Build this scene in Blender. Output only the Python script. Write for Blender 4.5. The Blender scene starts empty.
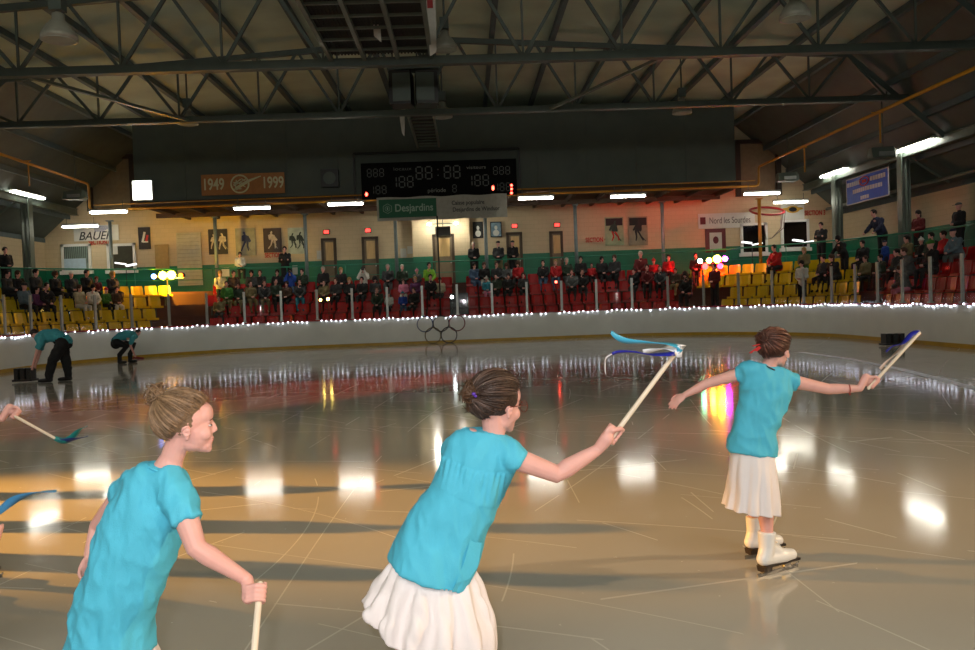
import bpy, math, random
from math import sin, cos, pi, sqrt, atan2
from mathutils import Vector as V, Matrix, noise, Euler
random.seed(7)
C = bpy.context.scene.collection
SC = bpy.context.scene

# ------------------------------------------------------------------ camera
F, HY, ROLL, PSI, H = 827.5, 302.96, .037, -.0257, 1.5428
pitch = -math.atan((325 - HY) / F)
fw = V((-sin(PSI) * cos(pitch), cos(PSI) * cos(pitch), sin(pitch)))
rt = V((cos(PSI), sin(PSI), 0)); up = rt.cross(fw)
rt, up = cos(ROLL) * rt - sin(ROLL) * up, sin(ROLL) * rt + cos(ROLL) * up
CAM = V((0, 0, H))
def ray(px, py): return fw + rt * ((px - 487.5) / F) - up * ((py - 325) / F)
def at(px, py, Y):
    r = ray(px, py); return CAM + r * (Y / r.y)
def atx(px, py, X):
    r = ray(px, py); return CAM + r * (X / r.x)
def ground(px, py, z=0.0):
    r = ray(px, py); return CAM + r * ((z - H) / r.z)
def proj(p):
    d = V(p) - CAM; z = d.dot(fw)
    return 487.5 + F * d.dot(rt) / z, 325 - F * d.dot(up) / z
cd = bpy.data.cameras.new('camera'); cam = bpy.data.objects.new('camera', cd); C.objects.link(cam)
cd.sensor_width = 36; cd.lens = F * 36 / 975; cd.clip_end = 200; cd.clip_start = .05
m = Matrix((rt, up, -fw)).transposed().to_4x4(); m.translation = CAM; cam.matrix_world = m
SC.camera = cam
SC.view_settings.view_transform = 'Standard'; SC.view_settings.look = 'None'
SC.view_settings.exposure = 0.85; SC.view_settings.gamma = 1
SC.cycles.use_denoising = True
SC.cycles.max_bounces = 6; SC.cycles.diffuse_bounces = 3; SC.cycles.glossy_bounces = 3
SC.cycles.transparent_max_bounces = 12; SC.cycles.sample_clamp_indirect = 6

# ------------------------------------------------------------------ materials
MATS = {}
def mat(name, col, rough=.6, metal=0, var=.12, scale=6, bump=0, bscale=60, spec=.5, emit=None, es=0, stretch=None, sss=0):
    if name in MATS: return MATS[name]
    m = bpy.data.materials.new(name); m.use_nodes = True; nt = m.node_tree; b = nt.nodes['Principled BSDF']
    b.inputs['Roughness'].default_value = rough; b.inputs['Metallic'].default_value = metal
    b.inputs['Specular IOR Level'].default_value = spec
    tc = nt.nodes.new('ShaderNodeTexCoord'); mp = nt.nodes.new('ShaderNodeMapping')
    nt.links.new(tc.outputs['Object'], mp.inputs[0])
    if stretch: mp.inputs['Scale'].default_value = stretch
    if var:
        n = nt.nodes.new('ShaderNodeTexNoise'); n.inputs['Scale'].default_value = scale; n.inputs['Detail'].default_value = 4
        nt.links.new(mp.outputs[0], n.inputs[0])
        r = nt.nodes.new('ShaderNodeMapRange'); r.inputs[1].default_value = .25; r.inputs[2].default_value = .75
        r.inputs[3].default_value = 1 - var; r.inputs[4].default_value = 1 + var
        nt.links.new(n.outputs[0], r.inputs[0])
        mx = nt.nodes.new('ShaderNodeVectorMath'); mx.operation = 'SCALE'; mx.inputs[0].default_value = col[:3]
        nt.links.new(r.outputs[0], mx.inputs['Scale']); nt.links.new(mx.outputs[0], b.inputs['Base Color'])
    else: b.inputs['Base Color'].default_value = (*col[:3], 1)
    if bump:
        n2 = nt.nodes.new('ShaderNodeTexNoise'); n2.inputs['Scale'].default_value = bscale; n2.inputs['Detail'].default_value = 3
        nt.links.new(mp.outputs[0], n2.inputs[0])
        bp = nt.nodes.new('ShaderNodeBump'); bp.inputs['Strength'].default_value = bump; bp.inputs['Distance'].default_value = .01
        nt.links.new(n2.outputs[0], bp.inputs['Height']); nt.links.new(bp.outputs[0], b.inputs['Normal'])
    if emit:
        b.inputs['Emission Color'].default_value = (*emit, 1); b.inputs['Emission Strength'].default_value = es
    if sss:
        b.inputs['Subsurface Weight'].default_value = sss; b.inputs['Subsurface Radius'].default_value = (.012, .005, .003)
    m.diffuse_color = (*col[:3], 1)
    MATS[name] = m; return m
def srgb(r, g, b):
    f = lambda c: ((c / 255 + .055) / 1.055) ** 2.4 if c > 10 else c / 255 / 12.92
    return (f(r), f(g), f(b))

def ice_material():
    m = bpy.data.materials.new('ice'); m.use_nodes = True; nt = m.node_tree; b = nt.nodes['Principled BSDF']; L = nt.links.new
    tc = nt.nodes.new('ShaderNodeTexCoord')
    def noise_(scale, detail, stretch=(1, 1, 1), rot=0):
        mp = nt.nodes.new('ShaderNodeMapping'); mp.inputs['Scale'].default_value = stretch; mp.inputs['Rotation'].default_value = (0, 0, rot)
        L(tc.outputs['Object'], mp.inputs[0]); n = nt.nodes.new('ShaderNodeTexNoise'); n.inputs['Scale'].default_value = scale
        n.inputs['Detail'].default_value = detail; L(mp.outputs[0], n.inputs[0]); return n
    n1 = noise_(.35, 5)
    cr = nt.nodes.new('ShaderNodeValToRGB'); cr.color_ramp.elements[0].position = .3; cr.color_ramp.elements[1].position = .7
    cr.color_ramp.elements[0].color = (.365, .345, .295, 1); cr.color_ramp.elements[1].color = (.43, .405, .35, 1)
    L(n1.outputs[0], cr.inputs[0])
    # skate scratches: thin pale curved lines from distorted waves
    last = cr.outputs[0]
    masks = []
    for k_, (rot, sc, th) in enumerate(((.5, .5, .00012), (-.35, .42, .0001), (1.3, .3, .0001), (2.2, .6, .0001), (.1, .9, .0002), (2.8, .75, .00015), (-.9, 1.1, .0002))):
        mp = nt.nodes.new('ShaderNodeMapping'); mp.inputs['Rotation'].default_value = (0, 0, rot); mp.inputs['Location'].default_value = (11 * sin(k_ * 2.1), 7 + 9 * cos(k_ * 1.7), 0); L(tc.outputs['Object'], mp.inputs[0])
        w = nt.nodes.new('ShaderNodeTexWave'); w.wave_type = 'RINGS' if k_ % 2 else 'BANDS'; w.rings_direction = 'Z'; w.inputs['Scale'].default_value = sc * .35; w.inputs['Distortion'].default_value = 7
        w.inputs['Detail'].default_value = 0; w.inputs['Detail Scale'].default_value = .3; L(mp.outputs[0], w.inputs[0])
        g = nt.nodes.new('ShaderNodeMath'); g.operation = 'GREATER_THAN'; g.inputs[1].default_value = 1 - th; L(w.outputs['Fac'], g.inputs[0])
        nn = noise_(.6, 2, rot=rot * 3); g2 = nt.nodes.new('ShaderNodeMath'); g2.operation = 'GREATER_THAN'; g2.inputs[1].default_value = .52
        L(nn.outputs[0], g2.inputs[0]); mu = nt.nodes.new('ShaderNodeMath'); mu.operation = 'MULTIPLY'
        L(g.outputs[0], mu.inputs[0]); L(g2.outputs[0], mu.inputs[1]); masks.append(mu)
    # snow flecks
    fl = noise_(22, 2); gf = nt.nodes.new('ShaderNodeMath'); gf.operation = 'GREATER_THAN'; gf.inputs[1].default_value = .755; L(fl.outputs[0], gf.inputs[0]); masks.append(gf)
    acc = masks[0]
    for k in masks[1:]:
        a = nt.nodes.new('ShaderNodeMath'); a.operation = 'MAXIMUM'; L(acc.outputs[0], a.inputs[0]); L(k.outputs[0], a.inputs[1]); acc = a
    mx = nt.nodes.new('ShaderNodeMix'); mx.data_type = 'RGBA'; mx.inputs[7].default_value = (.72, .7, .64, 1)
    sc_ = nt.nodes.new('ShaderNodeMath'); sc_.operation = 'MULTIPLY'; sc_.inputs[1].default_value = .2; L(acc.outputs[0], sc_.inputs[0])
    L(sc_.outputs[0], mx.inputs[0]); L(last, mx.inputs[6]); L(mx.outputs[2], b.inputs['Base Color'])
    rn = noise_(1.2, 6, (1, 1, 1)); rr = nt.nodes.new('ShaderNodeMapRange'); rr.inputs[1].default_value = .3; rr.inputs[2].default_value = .7
    rr.inputs[3].default_value = .07; rr.inputs[4].default_value = .12; L(rn.outputs[0], rr.inputs[0])
    ra = nt.nodes.new('ShaderNodeMath'); ra.operation = 'ADD'; L(rr.outputs[0], ra.inputs[0]); s3 = nt.nodes.new('ShaderNodeMath'); s3.operation = 'MULTIPLY'; s3.inputs[1].default_value = .3
    L(acc.outputs[0], s3.inputs[0]); L(s3.outputs[0], ra.inputs[1]); L(ra.outputs[0], b.inputs['Roughness'])
    b.inputs['IOR'].default_value = 1.31; b.inputs['Specular IOR Level'].default_value = .5
    bn = noise_(9, 5); bp = nt.nodes.new('ShaderNodeBump'); bp.inputs['Strength'].default_value = .02; bp.inputs['Distance'].default_value = .004
    L(bn.outputs[0], bp.inputs['Height']); L(bp.outputs[0], b.inputs['Normal'])
    return m
def block_wall_material(name, col, bw=.4, bh=.2):
    m = bpy.data.materials.new(name); m.use_nodes = True; nt = m.node_tree; b = nt.nodes['Principled BSDF']; L = nt.links.new
    tc = nt.nodes.new('ShaderNodeTexCoord'); sp = nt.nodes.new('ShaderNodeSeparateXYZ'); L(tc.outputs['Object'], sp.inputs[0])
    ad = nt.nodes.new('ShaderNodeMath'); ad.operation = 'ADD'; L(sp.outputs[0], ad.inputs[0]); L(sp.outputs[1], ad.inputs[1])
    cb = nt.nodes.new('ShaderNodeCombineXYZ'); L(ad.outputs[0], cb.inputs[0]); L(sp.outputs[2], cb.inputs[1])
    br = nt.nodes.new('ShaderNodeTexBrick'); br.inputs['Scale'].default_value = 1; br.inputs['Brick Width'].default_value = bw; br.inputs['Row Height'].default_value = bh
    br.inputs['Mortar Size'].default_value = .006; br.inputs['Color1'].default_value = (*col, 1); br.inputs['Color2'].default_value = (*[c * .95 for c in col], 1)
    br.inputs['Mortar'].default_value = (*[c * .8 for c in col], 1); L(cb.outputs[0], br.inputs[0]); L(br.outputs[0], b.inputs['Base Color'])
    b.inputs['Roughness'].default_value = .7
    return m
def glass_material():
    m = bpy.data.materials.new('rink_glass'); m.use_nodes = True; nt = m.node_tree; nt.nodes.clear(); L = nt.links.new
    o = nt.nodes.new('ShaderNodeOutputMaterial'); t = nt.nodes.new('ShaderNodeBsdfTransparent'); t.inputs[0].default_value = (.88, .9, .88, 1)
    g = nt.nodes.new('ShaderNodeBsdfGlossy'); g.inputs['Roughness'].default_value = .04
    fr = nt.nodes.new('ShaderNodeFresnel'); fr.inputs[0].default_value = 1.35
    mx = nt.nodes.new('ShaderNodeMixShader'); L(fr.outputs[0], mx.inputs[0]); L(t.outputs[0], mx.inputs[1]); L(g.outputs[0], mx.inputs[2]); L(mx.outputs[0], o.inputs[0])
    return m

# ------------------------------------------------------------------ mesh building
class MB:
    def __init__(s): s.v = []; s.f = []; s.mi = []; s.sm = []
    def add(s, vs, fs, mi=0, sm=False):
        b = len(s.v); s.v += [V(p) for p in vs]
        for f in fs: s.f.append(tuple(i + b for i in f)); s.mi.append(mi); s.sm.append(sm)
        return s
    def box(s, c, d, mi=0, R=None, taper=1):
        c = V(c); vs = []
        for z in (-1, 1):
            t = taper if z > 0 else 1
            for x, y in ((-1, -1), (1, -1), (1, 1), (-1, 1)):
                p = V((x * d[0] / 2 * t, y * d[1] / 2 * t, z * d[2] / 2)); vs.append(c + (R @ p if R else p))
        return s.add(vs, [(3, 2, 1, 0), (4, 5, 6, 7), (0, 1, 5, 4), (1, 2, 6, 5), (2, 3, 7, 6), (3, 0, 4, 7)], mi)
    def beam(s, a, b, w, h, mi=0, upv=V((0, 0, 1))):
        a, b = V(a), V(b); d = (b - a); L = d.length
        if L < 1e-6: return s
        d.normalize(); r = d.cross(upv)
        if r.length < 1e-3: r = d.cross(V((1, 0, 0)))
        r.normalize(); u = r.cross(d)
        R = Matrix((r, d, u)).transposed()
        return s.box((a + b) / 2, (w, L, h), mi, R)
    def quad(s, a, b, c, d, mi=0): return s.add([a, b, c, d], [(0, 1, 2, 3)], mi)
    def loft(s, rings, mi=0, sm=True, cap=True, close=True):
        n = len(rings[0]); vs = [p for r in rings for p in r]; fs = []
        for i in range(len(rings) - 1):
            for j in range(n if close else n - 1):
                k = (j + 1) % n; fs.append((i * n + j, i * n + k, (i + 1) * n + k, (i + 1) * n + j))
        if cap: fs.append(tuple(range(n - 1, -1, -1))); fs.append(tuple((len(rings) - 1) * n + j for j in range(n)))
        return s.add(vs, fs, mi, sm)
    def tube(s, pts, r, n=8, mi=0, round_=False, sm=True, flat=1.0, fdir=None):
        pts = [V(p) for p in pts]; r = list(r) if hasattr(r, '__len__') else [r] * len(pts)
        if round_:
            d0 = (pts[0] - pts[1]).normalized(); d1 = (pts[-1] - pts[-2]).normalized()
            a = [(pts[0] + d0 * r[0] * sin(t), r[0] * cos(t)) for t in (1.45, 1.0, .5)]
            b = [(pts[-1] + d1 * r[-1] * sin(t), r[-1] * cos(t)) for t in (.5, 1.0, 1.45)]
            pts = [p for p, _ in a] + pts + [p for p, _ in b]; r = [q for _, q in a] + r + [q for _, q in b]
        rings = []; prev = None
        for i, p in enumerate(pts):
            t = (pts[min(i + 1, len(pts) - 1)] - pts[max(i - 1, 0)]).normalized()
            if prev is None:
                x = V(fdir) if fdir else (V((0, 0, 1)) if abs(t.z) < .9 else V((1, 0, 0)))
            else: x = prev
            x = (x - t * x.dot(t)).normalized(); prev = x; y = t.cross(x)
            rings.append([p + x * (r[i] * cos(2 * pi * k / n)) + y * (r[i] * flat * sin(2 * pi * k / n)) for k in range(n)])
        return s.loft(rings, mi, sm)
    def ell(s, c, r, R=None, n=14, mi=0, fn=None):
        c = V(c); r = r if hasattr(r, '__len__') else (r, r, r); vs = []; fs = []; k = max(5, n // 2)
        for i in range(k + 1):
            th = pi * i / k
            for j in range(n):
                ph = 2 * pi * j / n; d = V((sin(th) * cos(ph), sin(th) * sin(ph), cos(th)))
                p = V((d.x * r[0], d.y * r[1], d.z * r[2]))
                if fn: p = fn(p, d)
                vs.append(c + (R @ p if R else p))
        for i in range(k):
            for j in range(n):
                q = (j + 1) % n; fs.append((i * n + j, (i + 1) * n + j, (i + 1) * n + q, i * n + q))
        return s.add(vs, fs, mi, True)
    def disc(s, c, nrm, r, n=16, mi=0, depth=0):
        nrm = V(nrm).normalized(); return s.tube([V(c), V(c) + nrm * max(depth, .004)], r, n, mi, sm=False)
    def torus(s, c, nrm, R, r, n=28, k=8, mi=0):
        nrm = V(nrm).normalized(); x = nrm.orthogonal().normalized(); y = nrm.cross(x); c = V(c); rings = []
        for i in range(n):
            a = 2 * pi * i / n; d = x * cos(a) + y * sin(a)
            rings.append([c + d * (R + r * cos(2 * pi * j / k)) + nrm * (r * sin(2 * pi * j / k)) for j in range(k)])
        rings.append(rings[0]); return s.loft(rings, mi, True, cap=False)
    def mesh(s, name, org=V((0, 0, 0))):
        me = bpy.data.meshes.new(name); me.from_pydata([p - org for p in s.v], [], s.f)
        me.polygons.foreach_set('material_index', s.mi); me.polygons.foreach_set('use_smooth', s.sm); me.update(); return me
    def build(s, name, mats, parent=None, loc=None):
        org = V(loc) if loc is not None else (parent_origin(parent) if parent else V((0, 0, 0)))
        me = s.mesh(name, org)
        for m_ in (mats if isinstance(mats, (list, tuple)) else [mats]): me.materials.append(m_)
        o = bpy.data.objects.new(name, me); C.objects.link(o)
        if parent: o.parent = parent
        elif loc is not None: o.location = org
        return o
ORG = {}
def parent_origin(p):
    o = V((0, 0, 0))
    while p is not None: o += V(p.location) if not ORG.get(p.name) else V(p.location); p = p.parent
    return o
def voxel(mb, size, smooth=2, fac=.5):
    me = mb.mesh('tmp'); o = bpy.data.objects.new('tmp', me); C.objects.link(o)
    r = o.modifiers.new('r', 'REMESH'); r.mode = 'VOXEL'; r.voxel_size = size; r.use_smooth_shade = True
    if smooth: q = o.modifiers.new('s', 'SMOOTH'); q.iterations = smooth; q.factor = fac
    dg = bpy.context.evaluated_depsgraph_get(); dg.update(); me2 = bpy.data.meshes.new_from_object(o.evaluated_get(dg))
    out = MB(); out.add([v.co.copy() for v in me2.vertices], [tuple(p.vertices) for p in me2.polygons], 0, True)
    bpy.data.objects.remove(o); bpy.data.meshes.remove(me); bpy.data.meshes.remove(me2); return out
def tag(o, label=None, cat=None, group=None, kind=None):
    if label: o['label'] = label
    if cat: o['category'] = cat
    if group: o['group'] = group
    if kind: o['kind'] = kind
    return o
def thing(name, label, cat, loc=(0, 0, 0), group=None, rz=0):
    o = bpy.data.objects.new(name, None); C.objects.link(o); o.location = loc; o.rotation_euler = (0, 0, rz); o.empty_display_size = .1
    return tag(o, label, cat, group)
def struct(name, mb, m_): return tag(mb.build(name, m_), kind='structure')
def text(parent, s, c, h, m_, rz=0, name='lettering', width=None, shear=0, off=0, space=1):
    cu = bpy.data.curves.new(name, 'FONT'); cu.body = s; cu.size = h / .7; cu.align_x = 'CENTER'; cu.align_y = 'CENTER'; cu.extrude = .004
    cu.shear = shear; cu.offset = off; cu.space_character = space; cu.materials.append(m_)
    o = bpy.data.objects.new(name, cu); C.objects.link(o); o.rotation_euler = (pi / 2, 0, rz)
    dg = bpy.context.evaluated_depsgraph_get(); dg.update(); me = bpy.data.meshes.new_from_object(o.evaluated_get(dg)); bpy.data.objects.remove(o); bpy.data.curves.remove(cu)
    xs = [v.co.x for v in me.vertices]; w = max(xs) - min(xs); k = width / w if width else 1
    RM = Matrix.Rotation(rz, 3, 'Z') @ Matrix.Rotation(pi / 2, 3, 'X')
    for v in me.vertices: v.co = RM @ V((v.co.x * k, v.co.y, v.co.z))
    me.name = name; o = bpy.data.objects.new(name, me); C.objects.link(o)
    if parent: o.parent = parent
    o.location = V(c) - (parent_origin(parent) if parent else V())
    return o

# ------------------------------------------------------------------ palette
beige = block_wall_material('beige_block', srgb(205, 186, 150)); green = mat('green_paint', srgb(8, 110, 78), .45, scale=2)
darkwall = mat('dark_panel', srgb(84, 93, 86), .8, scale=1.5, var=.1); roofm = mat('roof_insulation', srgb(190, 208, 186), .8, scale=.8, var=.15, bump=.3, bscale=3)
steel = mat('grey_green_steel', srgb(105, 118, 108), .45, .3, scale=3); dsteel = mat('dark_truss_steel', srgb(78, 90, 84), .55, .2, scale=3)
brown = mat('brown_soffit', srgb(75, 55, 38), .7, scale=2); conc = mat('stand_concrete', srgb(88, 52, 40), .7, scale=2)
yseat = mat('yellow_plastic', srgb(215, 185, 5), .35, scale=3, var=.08); rseat = mat('red_plastic', srgb(165, 8, 10), .35, scale=3, var=.08)
white = mat('white_paint', srgb(225, 225, 220), .5, scale=3, var=.05); boardm = mat('board_white', srgb(228, 230, 220), .35, scale=1.3, var=.06)
kick = mat('yellow_kick', srgb(190, 150, 30), .4, scale=4); redcap = mat('red_cap', srgb(150, 25, 22), .4, scale=4)
pipem = mat('yellow_pipe', srgb(180, 125, 25), .45, scale=4); black = mat('black_plastic', srgb(16, 17, 17), .4, scale=5, var=.2)
tubem = mat('fluorescent_tube', (1, 1, 1), emit=(1, .96, .86), es=19, var=0); fixm = mat('lamp_housing', srgb(170, 172, 164), .4)
alu = mat('aluminium_post', srgb(165, 170, 165), .35, .5); paper = mat('paper', srgb(200, 200, 190), .7, scale=10, var=.05)
frame_brown = mat('door_frame', srgb(70, 55, 35), .6); wood = mat('pale_wood', srgb(205, 170, 110), .5, scale=9, stretch=(1, 1, .15), var=.2)
exitm = mat('exit_red', (1, .05, .03), emit=(1, .04, .03), es=2.2, var=0); ledr = mat('red_led', (1, .05, .02), emit=(1, .05, .03), es=9, var=0)

# ------------------------------------------------------------------ rink outline
XC, W, D, R0 = -.8, 25.92, 33.19, 7.43
YB = -9.0
def outline(o=0, ds=.25, yb=YB):
    L, Rr, R = XC - W / 2, XC + W / 2, R0 + o; cy = D - R0; pts = []
    n = int((cy - yb) / ds)
    for i in range(n): pts.append((L - o, yb + (cy - yb) * i / n, pi))
    k = max(8, int(R * pi / 2 / ds))
    for i in range(k): t = pi - pi / 2 * i / k; pts.append((L + R0 + R * cos(t), cy + R * sin(t), t))
    n2 = int((W - 2 * R0) / ds)
    for i in range(n2): pts.append((L + R0 + (W - 2 * R0) * i / n2, D + o, pi / 2))
    for i in range(k): t = pi / 2 - pi / 2 * i / k; pts.append((Rr - R0 + R * cos(t), cy + R * sin(t), t))
    for i in range(n + 1): pts.append((Rr + o, cy - (cy - yb) * i / n, 0))
    return pts      # x, y, outward angle
def strip(mb, o, z0, z1, o2=None, mi=0, sm=False, ds=.5):
    a = outline(o, ds); b = outline(o2 if o2 is not None else o, ds); n = min(len(a), len(b))
    # resample by matching angle segments: same ds counts differ with radius, so build from base outline
    base = outline(0, ds); vs = []; fs = []
    for x, y, t in base:
        for oo, z in ((o, z0), (o2 if o2 is not None else o, z1)): vs.append((x + cos(t) * oo, y + sin(t) * oo, z))
    for i in range(len(base) - 1): fs.append((2 * i, 2 * i + 2, 2 * i + 3, 2 * i + 1))
    return mb.add(vs, fs, mi, sm)
XL, XR, YE = -19.6, 18.0, 39.4

def build_setting():
    ice = ice_material()
    mb = MB(); o = outline(.05, .5); mb.add([(x, y, 0) for x, y, t in o], [tuple(range(len(o) - 1, -1, -1))])
    fl = struct('floor', mb, ice)
    # white line near the far boards and red goal line
    mb = MB(); pts = []
    for p_ in ((800, 352), (850, 359), (900, 369), (940, 379), (985, 391), (1040, 408)):
        pts.append(ground(*p_, .003))
    for a, b in zip(pts[:-1], pts[1:]):
        d = (b - a).normalized(); s_ = V((-d.y, d.x, 0)) * .09; mb.quad(a - s_, b - s_, b + s_, a + s_)
    tag(mb.build('trim_1', mat('white_ice_line', srgb(225, 225, 235), .3)), kind='structure')
    mb = MB(); mb.box((0, 15, -.3), (60, 60, .5)); struct('floor_slab', mb, mat('slab', (.2, .2, .2)))
    # stand steps
    mb = MB(); offs = [.35, 1.5, 2.3, 3.1, 3.95]; zs = [.5, .97, 1.45, 1.93, 2.5]
    strip(mb, .35, 0, .5)
    for k in range(5):
        if k > 0: strip(mb, offs[k], zs[k - 1], zs[k], mi=0)
        if k < 4: strip(mb, offs[k], zs[k], zs[k], o2=offs[k + 1])
    base = outline(0, .5); vs = []; fs = []
    for x, y, t in base:
        a = (x + cos(t) * 3.95, y + sin(t) * 3.95); r = 30
        dx, dy = cos(t), sin(t)
        if dx > 1e-6: r = min(r, (XR - a[0]) / dx)
        if dx < -1e-6: r = min(r, (XL - a[0]) / dx)
        if dy > 1e-6: r = min(r, (YE - a[1]) / dy)
        vs += [(a[0], a[1], 2.5), (a[0] + dx * r, a[1] + dy * r, 2.5)]
    for i in range(len(base) - 1): fs.append((2 * i, 2 * i + 2, 2 * i + 3, 2 * i + 1))
    mb.add(vs, fs, 1)
    tag(mb.build('floor_stands', [conc, mat('walkway', srgb(90, 88, 80), .7)]), kind='structure')
    # walls
    mb = MB(); t = .3
    mb.box(((XL + XR) / 2, YE + t / 2, 5.25), (XR - XL + 1, t, 10.5), 0)
    mb.box(((XL + XR) / 2, YE - .02, 3.16), (XR - XL, .04, 1.32), 1)
    struct('wall_end', mb, [beige, green])
    for nm, X, s in (('wall_left', XL, -1), ('wall_right', XR, 1)):
        mb = MB(); mb.box((X + s * .15, (YE + YB) / 2 - 1, 2.6), (.3, YE - YB + 2, 5.2), 0); mb.box((X - s * .02, (YE + YB) / 2 - 1, 3.16), (.04, YE - YB + 2, 1.32), 1)
        struct(nm, mb, [beige, green])
    mb = MB(); mb.box(((XL + XR) / 2, YB - 2, 5), (XR - XL + 1, .3, 10), 0); struct('wall_back', mb, mat('back_wall', srgb(150, 130, 100), .8))
    # projecting block and upper dark fascia with brown underside
    p0, p1 = at(413, 250, 38.9), at(470, 250, 38.9)
    mb = MB(); mb.box(((p0.x + p1.x) / 2, 39.15, 4.2), (p1.x - p0.x, .5, 3.6), 0); mb.box(((p0.x + p1.x) / 2, 38.89, 3.16), (p1.x - p0.x, .04, 1.32), 1); struct('wall_projection', mb, [beige, green])
    f0, f1 = at(133, 150, 35), at(735, 150, 35)
    mb = MB(); mb.box(((f0.x + f1.x) / 2, 35.1, 7.95), (f1.x - f0.x, .2, 3.3), 0)
    for k in range(1, 12): mb.box((f0.x + (f1.x - f0.x) * k / 12, 34.99, 7.95), (.03, .03, 3.3), 0)
    struct('wall_upper', mb, darkwall)
    mb = MB(); mb.box(((f0.x + f1.x) / 2, 37.2, 6.22), (f1.x - f0.x, 4.2, .16), 0)
    k = f0.x + .8
    while k < f1.x: mb.box((k, 37.2, 6.06), (.12, 4.3, .2), 0); k += 1.35
    mb.box(((f0.x + f1.x) / 2, 35.0, 6.12), (f1.x - f0.x, .18, .22), 0)
    mb.box(((f0.x + f1.x) / 2, 37.3, 5.95), (f1.x - f0.x, .14, .2), 0)
    struct('ceiling_soffit', mb, brown)
    # roof: flat centre, steep sides
    prof = [(-19.2, 5.0), (-13.8, 9.7), (0, 10.6), (13.8, 9.7), (19.2, 5.0)]
    def rz(x):
        x -= XC
        for (a, za), (b, zb) in zip(prof[:-1], prof[1:]):
            if a <= x <= b: return za + (zb - za) * (x - a) / (b - a)
        return 5
    mb = MB()
    for k_, ((a, za), (b, zb)) in enumerate(zip(prof[:-1], prof[1:])):
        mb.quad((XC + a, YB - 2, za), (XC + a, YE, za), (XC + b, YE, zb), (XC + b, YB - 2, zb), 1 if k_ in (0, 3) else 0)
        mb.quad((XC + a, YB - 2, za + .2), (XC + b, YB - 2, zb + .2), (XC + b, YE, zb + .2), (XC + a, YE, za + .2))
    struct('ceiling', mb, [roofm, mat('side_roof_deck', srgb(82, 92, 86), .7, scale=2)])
    mb = MB()
    for x in [-18.8, -17.6, -16.4, -15.2, -13.8, -12, -10, -8, -6, -4, -2, 0, 2, 4, 6, 8, 10, 12, 13.8, 15.2, 16.4, 17.6, 18.8]:
        w = .16 if abs(x) < 14 else .1
        z = rz(x + XC) - .12
        mb.beam((x + XC, YB, z), (x + XC, YE, z), w, .2)
    tag(mb.build('ceiling_purlins', mat('purlin', srgb(84, 100, 102), .6)), kind='structure')
    # trusses, each one a thing of its own
    zc = 7.9
    names = {16.0: 'nearest of the row, at the top edge of view', 21.75: 'crossing high over mid ice, under the catwalk end', 27.45: 'second from the end wall, behind the catwalk box'}
    for Y, lab in names.items():
        r = thing('roof_truss', 'long dark steel roof truss ' + lab, 'roof truss', (XC, Y, zc), 'steel roof trusses')
        mb = MB(); mb.box((XC, Y, zc), (34, .2, .2 if Y < 24 else .15)); mb.box((XC, Y, zc - .1), (34, .26, .03)); mb.build('lower_chord', dsteel, r)
        mb = MB()
        for (a, za), (b, zb) in zip(prof[:-1], prof[1:]):
            a2, b2 = max(a, -17.0), min(b, 17.0)
            mb.beam((XC + a2, Y, rz(XC + a2) - .35), (XC + b2, Y, rz(XC + b2) - .35), .15, .17)
        mb.build('upper_chord', dsteel, r)
        x = -16.1 + (.45 if Y < 24 else 0)
        mb = MB(); k = 0
        while x < 16.5:
            X = XC + x; zt = rz(X) - .4
            for dx in (-1.25, 1.25):
                X2 = X + dx; z2 = rz(X2) - .4
                if abs(X2 - XC) < 17 and z2 > zc: mb.beam((X, Y, zc), (X2, Y, z2), .085, .085)
            if zt > zc: mb.beam((X, Y, zc), (X, Y, zt), .055, .055)
            x += 2.6; k += 1
        tag(mb.build('web_members', dsteel, r))
    # bracing rods between lower chords
    for (x0, x1), lab in (((-11.2, -8.8), 'over the left half of the ice'), ((5.5, 3.0), 'over the right half of the ice')):
        mb = MB(); mb.beam((x0, 21.75, zc - .05), (x1, 27.45, zc - .05), .12, .08)
        tag(mb.build('brace_bar', steel), 'diagonal steel bar between two roof trusses ' + lab, 'brace', 'roof bracing bars')
    # columns at both sides with longitudinal beams
    for sx, name in ((-1, 'left'), (1, 'right')):
        X = XC + sx * 17.1
        for px_ in ((28,) if sx < 0 else (905, 838)):
            mb = MB(); z0 = 2.5; Y = Yc = atx(px_, 240, X).y
            mb.box((X, Yc, (z0 + 6.6) / 2), (.08, .34, 6.6 - z0)); mb.box((X - .15, Yc, (z0 + 6.6) / 2), (.03, .34, 6.6 - z0)); mb.box((X + .15, Yc, (z0 + 6.6) / 2), (.03, .34, 6.6 - z0)); mb.box((X, Yc, z0), (.4, .45, .04))
            tag(mb.build('steel_column', steel), 'broad grey-green steel column ' + ('at the left stands' if sx < 0 else ('rising from the right stands beside the blue banner' if px_ == 905 else 'in the right corner, left of the blue banner')), 'column', 'steel columns of the side stands')
        mb = MB(); mb.box((X, 15, 6.45), (.14, 48, .28)); mb.box((X, 15, 6.31), (.26, 48, .03)); mb.box((X, 15, 6.59), (.26, 48, .03))
        for y in range(-6, 38, 4): mb.beam((X, y, 6.35), (X + sx * 1.6, y, rz(X + sx * 1.6) - .12), .07, .07)
        tag(mb.build('side_beam', steel), 'long steel beam running above the %s stands' % name, 'beam', 'side beams')
    X = XC + 17.9
    mb = MB(); mb.tube([(X, -8, 5.35), (X, 38.5, 5.35)], .07, 8); tag(mb.build('overhead_pipe', steel), 'pale pipe running under the low roof over the right stands', 'pipe')
    # walkway rail at the stand edge
    mb = MB(); base = outline(0, .5)
    vis = [(x + cos(t) * 4.2, y + sin(t) * 4.2) for x, y, t in base if y > 12]
    mb.tube([(x, y, 3.48) for x, y in vis], .03, 6); mb.tube([(x, y, 3.0) for x, y in vis], .015, 5)
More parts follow.
